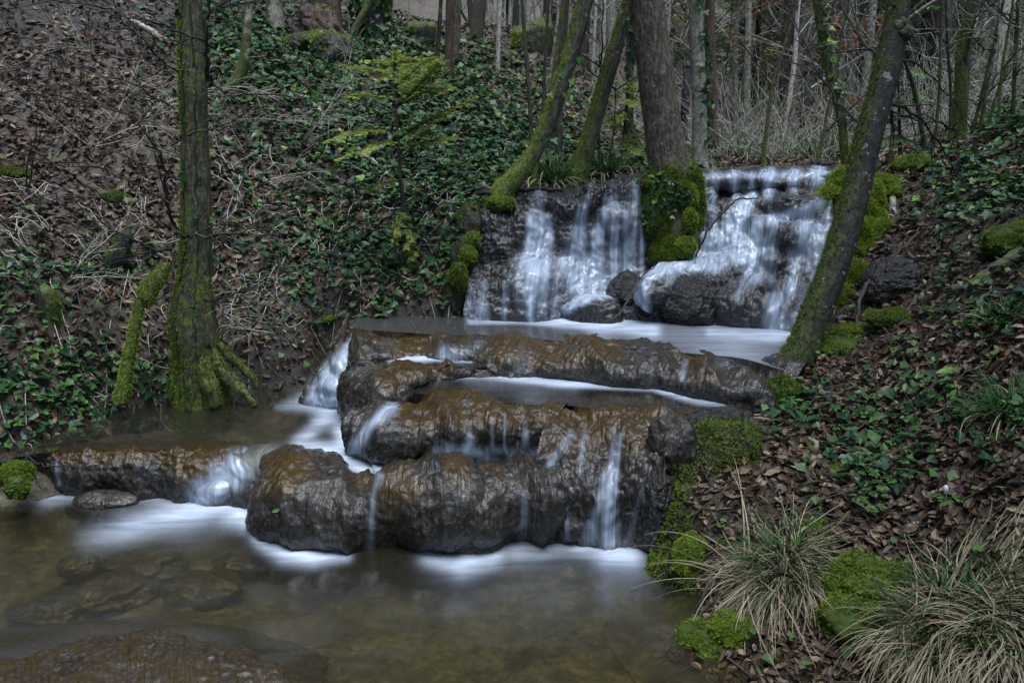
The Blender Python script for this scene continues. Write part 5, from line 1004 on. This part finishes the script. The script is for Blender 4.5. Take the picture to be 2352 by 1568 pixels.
# ------------------------------------------------------------------ fir sapling with drooping yellow green sprays
def fir_spray(br, nd, path, w0, rg, width=.10, nl=.022, start=.2, dens=1.0):
    P = np.array([pt(*p[:3]) for p in path]); q = cr(P, 16); q[1:] += rg.normal(0, .003, q[1:].shape); dep = proj(P)[2].mean(); tube(br, q, np.linspace(w0 / 2 * dep / FPX, .0015, 16), 5, moss=.1)
    L = np.sum(np.linalg.norm(np.diff(q, axis=0), axis=1)); T = np.array([[-.075, 0, 0], [.075, 0, 0], [.05, 1, 0], [-.05, 1, 0]]); F = [np.array([[0, 1, 2, 3]])]
    def needles(c, ax):
        m = len(c); sg = rg.choice([-1, 1], m); up = np.cross(ax, np.cross([0, 0, 1.0], ax)); s_ = np.cross(ax, up); s_ /= np.maximum(np.linalg.norm(s_, axis=1, keepdims=True), 1e-6)
        y = s_ * sg[:, None] + ax * .55 + rg.normal(0, .18, (m, 3)); y /= np.linalg.norm(y, axis=1, keepdims=True); x = np.cross(y, up + rg.normal(0, .2, (m, 3))); x /= np.maximum(np.linalg.norm(x, axis=1, keepdims=True), 1e-6)
        stamp(nd, T, F, c, np.stack([x, y, np.cross(x, y)], 1), rg.uniform(.8, 1.2, m) * nl, tone=np.clip(rg.normal(.7, .2, m), 0, 1))
    k = max(4, int(L * 26)); 
    for t in np.linspace(start, .97, k):
        i = min(int(t * 15), 14); ax = q[i + 1] - q[i]; ax /= np.linalg.norm(ax)
        for sg in (-1, 1):
            s_ = np.cross(ax, [0, 0, 1.0]); s_ /= np.linalg.norm(s_); d = s_ * sg + ax * .8 + [0, 0, -.10]; d /= np.linalg.norm(d); l = width * (1.15 - t) * rg.uniform(.6, 1.2) + .02
            tw = q[i] + d * np.linspace(0, l, 5)[:, None] + [0, 0, -.15] * (np.linspace(0, l, 5)[:, None] ** 2) * 3; tube(br, tw, np.linspace(.0018, .0008, 5), 3, moss=0.)
            m = int(l * 420 * dens); u = rg.random(m); needles(tw[0] + (tw[-1] - tw[0]) * u[:, None], np.tile(d, (m, 1)))
    m = int(L * 300 * dens); u = rg.uniform(start, 1, m) * 15; i = np.minimum(u.astype(int), 14); ax = q[i + 1] - q[i]; ax /= np.linalg.norm(ax, axis=1, keepdims=True); needles(q[i] + (q[i + 1] - q[i]) * (u - i)[:, None], ax)
rg = np.random.default_rng(77); Yf = 5.0
root = empty('fir_sapling', gpt(935, 560), 'fir sapling with drooping yellow green sprays on the ivy bank', 'tree')
mb = MB(); st_ = np.array([pt(*p) for p in ((938,590,5.02),(930,500,5.0),(921,420,5.0),(915,330,5.0),(908,240,5.0),(904,175,5.0),(906,130,5.0))]); tube(mb, cr(st_, 40), np.linspace(.016, .004, 40), 8, moss=.1); mb.build('trunk', M['bark'], root)
br, nd = MB(), MB()
for p, w_, wd in [([(906,200,5.0),(930,180,4.9),(965,150,4.8),(1000,132,4.7)],6,.13),([(906,185,5.0),(880,170,4.95),(840,158,4.9),(785,150,4.85)],5,.13),([(905,150,5.0),(925,140,4.98),(955,135,4.95)],4,.10),([(904,150,5.0),(895,142,5.05),(870,140,5.1)],4,.09),([(909,245,5.0),(950,225,4.85),(1000,205,4.75),(1040,200,4.7)],6,.09),
     ([(909,245,5.0),(960,200,4.8),(990,165,4.7),(1010,140,4.65)],6,.12),([(908,235,5.0),(870,222,4.9),(830,215,4.85),(800,222,4.8)],5,.12),([(915,320,5.0),(960,290,4.9),(1010,262,4.8),(1095,224,4.7)],6,.07),([(912,300,5.0),(860,296,4.9),(800,305,4.8),(745,328,4.75)],6,.12),([(914,330,5.0),(880,325,4.85),(830,345,4.75),(770,370,4.7)],5,.09),
     ([(917,345,5.0),(960,330,4.9),(1010,315,4.8),(1050,318,4.75)],5,.10),([(912,290,5.0),(935,300,4.9),(965,310,4.85),(990,300,4.8)],4,.09),([(920,415,5.0),(880,420,4.9),(840,440,4.85)],4,.06),([(905,160,5.0),(908,140,5.0),(910,122,5.0)],3,.05),([(928,500,5.0),(940,540,4.95),(946,580,4.95),(948,615,4.95)],4,.05),([(925,460,5.0),(912,520,4.9),(906,560,4.88)],3,.03)]:
    fir_spray(br, nd, p, w_, rg, wd * 1.4, .023, dens=1.5)
for k in range(14):
    y_ = rg.uniform(350, 560); s_ = rg.choice([-1, 1]); a_ = pt(912 + (y_ - 240) * .07, y_, 5.0); grow(br, a_, [s_, rg.uniform(-.6, .3), -.15], rg.uniform(.25, .6), .003, 1, rg, .02, 3, .5, 4)
br.build('branches', M['barkdark'], root); nd.build('needles', M['needle'], root)
# soft green sprays of two young firs behind
for lb, tr, sp in (('small dark fir with two soft green sprays beside the rough barked tree', [(1425,430,6.3),(1432,330,6.3),(1440,230,6.3),(1444,180,6.3)], [[(1440,230,6.3),(1455,225,6.2),(1470,235,6.1),(1480,260,6.1)],[(1438,250,6.3),(1420,262,6.2),(1405,290,6.2)],[(1434,300,6.3),(1450,330,6.2),(1468,350,6.1)],[(1440,215,6.3),(1425,210,6.2),(1410,225,6.2)],[(1430,360,6.3),(1455,372,6.2),(1478,378,6.1)],[(1442,200,6.3),(1450,192,6.25),(1462,205,6.2)]]),
     ('young fir with grey green sprays right of the leaning trunk', [(2068,350,7.6),(2066,280,7.6),(2064,200,7.6),(2064,120,7.6)], [[(2064,240,7.6),(2030,225,7.4),(1995,235,7.2)],[(2064,220,7.6),(2100,215,7.4),(2140,235,7.3)],[(2066,310,7.6),(2030,320,7.4),(1990,335,7.2)],[(2066,320,7.6),(2095,325,7.4),(2120,335,7.3)],[(2064,180,7.6),(2040,180,7.5),(2015,195,7.4)],[(2064,160,7.6),(2095,160,7.5),(2120,175,7.4)],[(2064,140,7.6),(2045,140,7.5),(2030,150,7.4)],[(2066,270,7.6),(2100,270,7.4),(2150,290,7.3)]])):
    root = empty('fir_sapling', pt(*tr[0]), lb, 'tree'); mb = MB(); tube(mb, cr(pts(tr), 20), np.linspace(.02, .005, 20), 7, moss=.2); mb.build('trunk', M['barkdark'], root); br, nd = MB(), MB()
    for p in sp: fir_spray(br, nd, p, 4, rg, .22, .03, .1, .8)
    br.build('branches', M['barkdark'], root); nd.build('needles', M['needle' if 'soft' in lb else 'darkneedle'], root)

# ------------------------------------------------------------------ ground cover
def scatter(n, rmin, rmax, pw, half=46):
    """places round the viewpoint, thinning out with distance"""
    r = rmin * (rmax / rmin) ** (gb.random(n) ** pw); a = R(gb.uniform(-half, half, n)) if False else gb.uniform(-half, half, n) * math.pi / 180
    x, y = r * np.sin(a), r * np.cos(a); h, d = ground_h(x, y); return np.stack([x, y, h], 1), d
def lay(name, label, cat, mat, n, cov, base, seed, lift, size, far, tone=(0, 1), T=(LEAF_T, LEAF_F), T2=(LEAF2_T, LEAF2_F), upm=.4, tilt=.45, rmax=16, rmin=1.7, shore=.0, pw=.8):
    P, d = scatter(n, rmin, rmax, pw); c = cover(P, cov, seed) + base
    ok = (d > shore) & (gb.random(len(P)) < c); P = P[ok]; nn = ground_n(P[:, 0], P[:, 1]); nn = nn * (1 - upm) + np.array([0, -.12, 1]) * upm
    dist = np.hypot(P[:, 0], P[:, 1]); k = len(P); sc = (size[0] + (size[1] - size[0]) * gb.random(k) ** 1.6) * (1 + np.clip((dist - 4.2) / 8, 0, .9)); P = P + nn * (gb.uniform(*lift, k))[:, None]
    fr_ = frames(nn, gb, tilt); tn = np.clip(gb.uniform(*tone, k) + .2 * fbm(P, 1.5, seed + 1, 2), 0, 1); ne = dist < far; mb = MB()
    stamp(mb, *T, P[ne], fr_[ne], sc[ne], tone=tn[ne])
    if (~ne).any(): stamp(mb, *T2, P[~ne], fr_[~ne], sc[~ne], tone=tn[~ne])
    return tag(mb.build(name, M[mat], smooth=False), label, cat, kind='stuff')
lay('leaf_litter', 'brown fallen beech leaves covering the banks', 'leaf litter', 'litter', 190000, LIT, .2, 41, (.0, .022), (.028, .064), 7.5, tilt=.5)
lay('ivy_cover', 'dark green ivy trailing over the banks and the slope', 'ivy', 'ivy', 135000, IVY, .0, 40, (.015, .06), (.022, .062), 7.5, tone=(0, .95), T=(IVY_T, IVY_F), T2=(IVY2_T, IVY2_F), upm=.55, tilt=.38)
lay('herb_cover', 'small fresh green leaves scattered among the ivy', 'ground plants', 'herb', 22000, IVY, .08, 46, (.02, .07), (.025, .05), 6, T=(IVY2_T, IVY2_F), upm=.7, tilt=.35)
P, d = scatter(26000, 1.7, 14, .8); ok = (d > -.02) & (d < .35 + .3 * gb.random(len(P))) & (fbm(P, 2.2, 61, 3) > .05) | ((d > .1) & (fbm(P, 1.4, 66, 3) > .42)); P = P[ok]
mb = MB(); moss_on(mb, P, ground_n(P[:, 0], P[:, 1]), gb, (.010, .024), (.0, .7)); tag(mb.build('ground_moss', M['moss']), 'thin moss on the wet soil along the water', 'moss', kind='stuff')
mb = MB(); P, d = scatter(2600, 1.8, 12, .8); P = P[d > .03]
for p in P:
    L = gb.uniform(.08, .45) * (1 + p[1] / 12); a = gb.uniform(0, 6.28); t = np.linspace(-.5, .5, 5) * L; q = np.stack([p[0] + math.cos(a) * t, p[1] + math.sin(a) * t], 1) + gb.normal(0, .03 * L, (5, 2)); z = ground_h(q[:, 0], q[:, 1])[0]
    tube(mb, np.c_[q, z + gb.uniform(.008, .03) + gb.uniform(-.08, .12) * t], np.linspace(1, .4, 5) * gb.uniform(.0015, .0045), 4, moss=float(gb.random() * .5))
tag(mb.build('fallen_twigs', M['bark']), 'thin fallen twigs strewn over the banks', 'twigs', kind='stuff')
# vine stems and hanging rootlets on the steep banks
mb = MB(); P, d = scatter(1500, 3.2, 6.5, 1.0); ok = (P[:, 0] < .2) & (d > .02) & (d < 1.3); P = P[ok][:420]
for p in P:
    n = 7; q = [p + [0, 0, .02]]; dd = np.array([gb.normal(0, .5), -.6, -.5])
    for i in range(n - 1):
        dd = dd + gb.normal(0, .35, 3); v = q[-1] + dd / np.linalg.norm(dd) * .06; v[2] = float(ground_h(v[:1], v[1:2])[0][0]) + gb.uniform(.01, .05); q.append(v)
    tube(mb, cr(np.array(q), 14), np.linspace(.003, .0015, 14), 4, moss=0.)
tag(mb.build('creeping_stems', M['barkpale']), 'pale ivy stems and rootlets creeping over the left bank', 'vines', kind='stuff')
# grasses
def tussock(name, label, dx, dy, n, L, green, spread, seed, cat='grass', group=None, wid=.0026, lean=(0, 0), droop=1.0):
    rg = np.random.default_rng(seed); c = gpt(dx, dy); root = empty(name, c, label, cat, group); a = rg.uniform(0, 6.28, n); r = spread * np.sqrt(rg.random(n)); tn = np.where(rg.random(n) < green, rg.uniform(0, .45, n), rg.uniform(.58, 1, n))
    up = np.where(tn < .5, rg.uniform(.7, 1.5, n), rg.uniform(-.1, .95, n)); Ls = L * rg.uniform(.5, 1.15, n) * np.where(tn < .5, .72, 1.0); m = 9; t = np.linspace(0, 1, m)
    ad = np.arctan2(np.sin(a) + lean[1] + rg.normal(0, .35, n), np.cos(a) + lean[0] + rg.normal(0, .35, n))[:, None] + rg.normal(0, .55, (n, 1)) * t[None] ** 1.4; dirx, diry = np.cos(ad), np.sin(ad); el = up[:, None] - droop * np.where(tn < .5, .9, 2.2)[:, None] * t[None] * rg.uniform(.6, 1.2, (n, 1))
    hx = np.cos(el) / m * Ls[:, None]; hz = np.cumsum(np.sin(el), 1) / m * Ls[:, None]; 
    bx = c[0] + r * np.cos(a); by = c[1] + r * np.sin(a); X = bx[:, None] + np.cumsum(hx * dirx, 1); Y = by[:, None] + np.cumsum(hx * diry, 1); g0 = ground_h(bx, by)[0]; Z = g0[:, None] + hz
    Z = np.maximum(Z, ground_h(X, Y, False)[0] + .006 + rg.uniform(0, .03, (n, 1))); wv = wid * (1 - .75 * t[None] ** 1.5) * rg.uniform(.7, 1.3, (n, 1)); sx, sy = -diry * wv, dirx * wv
    V = np.stack([np.stack([X - sx, Y - sy, Z], -1), np.stack([X, Y, Z + wv * .6], -1), np.stack([X + sx, Y + sy, Z], -1)], 2); F = grid_faces(m, 3); mbs = {0: MB(), 1: MB()}
    for b in range(n): mbs[int(tn[b] > .5)].add(V[b].reshape(-1, 3), F, tone=tn[b])
    if mbs[0].n: mbs[0].build('green_blades', M['grass'], root)
    if mbs[1].n: mbs[1].build('straw_blades', M['grass'], root)
tussock('grass_tussock', 'smaller grass tussock with green heart and long straw blades hanging to the water', 1795, 1325, 700, .27, .4, .10, 501, lean=(-.35, -.6), wid=.0017)
tussock('grass_tussock', 'largest grass tussock in the lower corner with combed straw blades', 2170, 1450, 1000, .29, .28, .14, 502, lean=(-.25, -.6), wid=.0017)
tussock('grass_tussock', 'straw grass drooping out of frame in the bottom right corner', 2340, 1430, 420, .26, .28, .12, 503, lean=(.1, -.4), wid=.0017)
tussock('grass_tuft', 'green sedge tuft above the left fall at the foot of the leaning trees', 1270, 418, 170, .34, .8, .10, 504, wid=.005)
tussock('grass_tuft', 'pale green sedge between the two leaning trees', 1385, 402, 150, .32, .75, .10, 505, wid=.005)
tussock('grass_tuft', 'thin green grass hanging at the right edge of the bank', 2320, 950, 160, .26, .85, .06, 506, droop=1.3, lean=(-.4, -.3))
tussock('grass_tuft', 'short grass at the right edge below the moss bank', 2310, 740, 90, .16, .9, .06, 507)
tussock('grass_tuft', 'few long straw stalks rising over the shore moss', 1700, 1330, 22, .50, .0, .05, 508, lean=(-.8, -.2), droop=.55)
for k, (px, py) in enumerate([(1720,345),(1780,350),(1830,355),(1860,362),(1900,352),(1690,360),(2000,358)]):
    tussock('grass_tuft', 'yellowish mossy grass tuft on the far bank of the upper stream', px, py, 110, .35, .6, .25, 520 + k, wid=.006, group='grass tufts on the far bank')
    bpy.data.objects[-1] if False else None
# wood anemones: rosettes on stalks
def anemone(label, q, s, seed, flower=False, group='wood anemone plants on the right bank'):
    rg = np.random.default_rng(seed); root = empty('anemone', q, label, 'plant', group); mb, st = MB(), MB(); top = q + [rg.normal(0, .01), rg.normal(0, .01), s * 1.1]
    tube(st, [q - [0, 0, .02], (q + top) / 2 + [.004, 0, 0], top], .0016, 5, attr=False, tone=.5)
    for k in range(3):
        a = k * 2.1 + rg.normal(0, .2); d = np.array([math.cos(a), math.sin(a), .15]); c = top + d * s * .35; tube(st, [top, c], .0011, 4, attr=False, tone=.5)
        for j in range(-2, 3):
            b = a + j * .55; e = np.array([math.cos(b), math.sin(b), -.12 + rg.normal(0, .1)]); l = s * (.8 - .12 * abs(j)); sd_ = np.cross(e, [0, 0, 1]) * l * .2
            V = [c, c + e * l * .45 + sd_ + [0, 0, .004], c + e * l * .75 + sd_ * .9, c + e * l, c + e * l * .75 - sd_ * .9, c + e * l * .45 - sd_ + [0, 0, .004]]; mb.add(V, [np.array([[0, 1, 2, 5], [5, 2, 3, 4]])], tone=rg.random())
    st.build('stem', M['herb'], root); mb.build('leaves', M['herb'], root, False)
    if flower:
        W, F, f, V = boulder(top + [-.01, -.005, .035], (.009, .009, .014), 3, 2, .1); m3 = MB(); m3.add(W, F, tone=.5); tube(m3, [top, top + [-.01, -.005, .03]], .0012, 4, attr=False, tone=.5); m3.build('flower_bud', M['petal'], root)
anemone('wood anemone with one closed white flower bud, among leaves on the right bank', gpt(2170, 1190), .055, 600, True)
for k in range(30):
    px, py = [(2000,1080),(2100,1120),(1960,1000),(2080,860),(2180,760),(1990,1160),(2250,1010),(2150,930)][k % 8]; q = gpt(px + gb.normal(0, 45), py + gb.normal(0, 35)); anemone('small wood anemone rosette without a flower on the right bank', q, gb.uniform(.03, .05), 601 + k)
for k in range(8): anemone('small green herb rosette low on the left bank', gpt(60 + gb.uniform(0, 160), gb.uniform(850, 950)), gb.uniform(.03, .05), 640 + k, group='herb rosettes on the left bank')
# sticks, roots and fallen limbs
def stick(name, label, P, mat='bark', moss=.1, ground=True, cat='stick', sides=9, side=0, wob=.12):
    rg = np.random.default_rng(len(label) * 7 + int(P[0][0])); W = []
    for p in P: W.append(pt(*p[:3]) if p[2] else gpt(p[0], p[1], .015))
    W = np.array(W); dep = proj(W)[2]; r = np.array([p[3] for p in P]) / 2 * dep / FPX; n = max(10, 5 * len(P)); q = cr(W, n); q[1:-1] += rg.normal(0, .004, q[1:-1].shape); mb = MB(); tube(mb, q, np.maximum(cr(r[:, None], n)[:, 0], .0015), sides, wob=wob, seed=int(P[0][1]), moss=np.float64(moss))
    for k in range(side):
        i = int(rg.integers(1, n - 2)); d = q[i + 1] - q[i]; d /= np.linalg.norm(d); grow(mb, q[i], d + rg.normal(0, .7, 3), rg.uniform(.06, .25), r.mean() * .4, 1, rg, 0, 2, .6, 4, moss=moss)
    tag(mb.build(name, M[mat]), label, cat)
stick('fallen_stick', 'long thin grey stick arching down the right bank beside the leaning trunk', [(2110,535,4.3,6),(2050,590,4.2,7),(2000,640,4.1,8),(1975,690,4.0,8),(1968,770,3.9,8)], 'bark', side=3)
stick('surface_root', 'pale snaking root on the wet mud behind the leaning trunk', [(2050,455,4.85,14),(2058,500,4.75,18),(2085,545,4.6,17),(2112,590,4.45,16),(2122,612,4.4,12)], 'barkgrey')
stick('surface_root', 'thin dark root looping beside the snaking pale root', [(2100,470,4.8,8),(2130,520,4.6,8),(2140,560,4.5,7),(2120,600,4.4,6)], 'bark', side=2)
stick('fallen_stick', 'bark covered stick propped on the slanting log', [(2105,690,0,12),(2090,720,0,14),(2072,755,0,10)], 'bark')
stick('fallen_log', 'slanting half buried log on the right bank edge', [(2352,590,0,40),(2300,620,0,34),(2240,660,0,26)], 'barkmoss', .4, cat='log')
stick('fallen_log', 'dark branch lying at the far right bank top', [(2352,320,0,22),(2300,350,0,20),(2240,372,0,14)], 'bark', .2, cat='log', side=3)
stick('bent_stick', 'thin bent stick leaning across the rock between the two falls', [(1505,608,4.62,3),(1470,640,4.58,4),(1440,690,4.5,4),(1420,725,4.45,4),(1385,741,4.45,3)], 'bark')
stick('fallen_stick', 'curved dark stick caught in the right waterfall', [(1742,455,4.95,3),(1690,462,4.95,4),(1650,500,4.9,5),(1615,550,4.85,5),(1598,590,4.85,4)], 'barkdark', side=4)
stick('fallen_stick', 'brown stick lying down the edge of the left chute', [(795,735,4.45,10),(780,790,4.38,12),(745,850,4.28,12),(708,905,4.2,11)], 'barkred', side=2)
stick('fallen_stick', 'grey branch end poking up beside the left chute', [(800,720,4.45,7),(780,765,4.4,11),(760,800,4.35,8)], 'bark', side=3)
stick('fallen_limb', 'long dark limb lying along the bank left of the first leaning tree', [(975,455,0,6),(1020,452,0,10),(1070,449,0,11),(1125,444,5.1,10)], 'barkdark', cat='branch', side=2)
stick('fallen_limb', 'dark limb lying along the lip of the left fall', [(1180,440,5.2,8),(1225,434,5.3,11),(1290,437,5.3,9)], 'barkdark', cat='branch')
stick('dry_stalk', 'upright pale dead stem standing on the right bank above the tussock', [(1838,1210,0,11),(1850,1130,2.75,11),(1862,1070,2.75,11),(1875,1030,2.75,14),(1858,1005,2.75,5)], 'straw', .05, side=1, cat='stalk')
stick('fallen_stick', 'long straight twig rising across the right bank', [(1960,1130,0,5),(2050,1085,2.75,6),(2150,1060,2.7,6),(2260,1035,2.6,4)], 'bark')
stick('fallen_stick', 'knobbly stick lying below the foot of the leaning trunk', [(1760,900,0,8),(1830,925,0,9),(1900,920,0,9),(1960,895,0,7),(2020,850,0,5)], 'bark', .2, side=3)
stick('fallen_stick', 'slender dark twig slanting over the large tussock', [(2000,1330,2.2,4),(2080,1400,2.12,5),(2160,1480,2.05,6),(2230,1540,1.98,5)], 'barkdark', side=2)
stick('fallen_stick', 'dark stick on the shore under the tussocks', [(1870,1520,0,6),(1940,1490,0,8),(2010,1470,0,7)], 'barkdark')
stick('fallen_stick', 'wet dark twig standing in the water beside the moss cushion', [(1545,1240,2.68,6),(1535,1290,2.66,7),(1525,1330,2.64,6)], 'barkdark')
stick('fallen_limb', 'pale fallen limb below the dark hollow at the top left', [(290,50,0,14),(340,75,0,15),(390,104,0,12)], 'barkgrey', cat='branch', side=2)
stick('fallen_limb', 'brown and mossy limb lying among leaves left of the flared tree', [(180,420,0,16),(235,450,0,18),(310,475,0,20)], 'barkmoss', .4, cat='branch')
stick('fallen_limb', 'sloping grey limb on the ivy bank below the burl tree', [(700,226,0,8),(760,285,0,12),(830,358,0,12),(885,398,0,9),(935,462,0,7)], 'barkgrey', cat='branch', side=2)
stick('fallen_log', 'mossy log running down from the mossy trunk to the cut stump', [(870,82,0,16),(915,95,0,16),(965,112,0,14)], 'barkmoss', .6, cat='log')
stick('fallen_log', 'dark log lying on the flat ground beyond the leaning trunk', [(2000,362,8.4,11),(2060,352,8.4,12),(2110,356,8.4,10)], 'barkdark', cat='log')
stick('fallen_stick', 'twisted twigs overhanging the left end of the tufa rim', [(20,1000,3.35,4),(80,1060,3.3,4),(140,1070,3.28,3),(230,1068,3.26,2)], 'barkdark', side=5)
for k, (px, py, a_) in enumerate([(1690,972,.3),(1705,968,-.2),(1720,975,.8),(1698,980,1.3),(1730,970,.1),(1745,978,-.5),(1680,965,.6)]):
    q = gpt(px, py, .03); mb = MB(); d = np.array([math.cos(a_), math.sin(a_), .05]) * .05; tube(mb, [q - d, q, q + d], [.004, .006, .003], 5, moss=0.); tag(mb.build('wood_chip', M['straw']), 'pale splintered wood chip on the wet rock by the narrow pool', 'wood chip', 'wood chips by the narrow pool')
for px, py, Y_, lb in ((403,1048,3.47,'single green leaf stuck on the amber rim of the left pool'),(634,1172,2.92,'single pale green leaf stuck on the front tufa terrace')):
    mb = MB(); stamp(mb, LEAF_T, LEAF_F, pt(px, py, Y_)[None], frames(np.array([[0, -.8, .6]]), gb, .1), np.array([.035]), tone=np.array([.6])); tag(mb.build('green_leaf', M['herb']), lb, 'leaf')

# bare shrubs on the left slope, submerged twigs in the shallows
for k, (px, py, n, L, lb) in enumerate([(60,430,7,1.1,'wide bare shrub of thin grey twigs at the left edge of the leaf slope'),(210,330,6,.9,'bare twiggy shrub on the leaf slope left of the flared tree'),(330,250,6,.9,'bare shrub below the dark hollow left of the flared tree'),(560,430,6,.8,'bare twiggy shrub on the slope just right of the flared tree'),(690,330,5,.7,'small bare shrub on the ivy slope left of the fir sapling'),(150,640,5,.6,'low bare twigs by the small hollow stump'),(640,760,5,.5,'bare twigs on the bank above the still pool'),(1700,372,7,.8,'pale bare bush on the far bank behind the right fall'),(1560,392,5,.6,'pale bare twigs right of the rough barked tree')]):
    rg = np.random.default_rng(800 + k); q = gpt(px, py); root = empty('bare_shrub', q, lb, 'shrub')
    for j in range(n):
        mb = MB(); a = rg.uniform(0, 6.28); grow(mb, q - [0, 0, .03], [math.cos(a) * .8, math.sin(a) * .8 - .15, rg.uniform(.25, .9)], L * rg.uniform(.7, 1.2), .0055, 2, rg, .02, 5, .55, 4, moss=.1); mb.build('stem', M['barkgrey' if k != 0 else 'bark'], root)
mb = MB(); rg = np.random.default_rng(901)
for k in range(24):
    x, y = rg.uniform(1060, 1640), rg.uniform(1400, 1600); c = pt(x, y, -.06); c[2] = float(ground_h(c[:1], c[1:2])[0][0]) + .012
    if c[2] > -.01: continue
    a = rg.uniform(0, 6.28); L = rg.uniform(.03, .13); t_ = np.linspace(-1, 1, 6)[:, None]; q = c + np.array([math.cos(a), math.sin(a), rg.normal(0, .06)]) * t_ * L + rg.normal(0, .008, (6, 3)); tube(mb, q, rg.uniform(.001, .0025), 4, moss=.1)
tag(mb.build('sunken_twigs', M['bark']), 'dark twigs lying on the gravel under the shallow corner of the pool', 'twigs', kind='stuff')
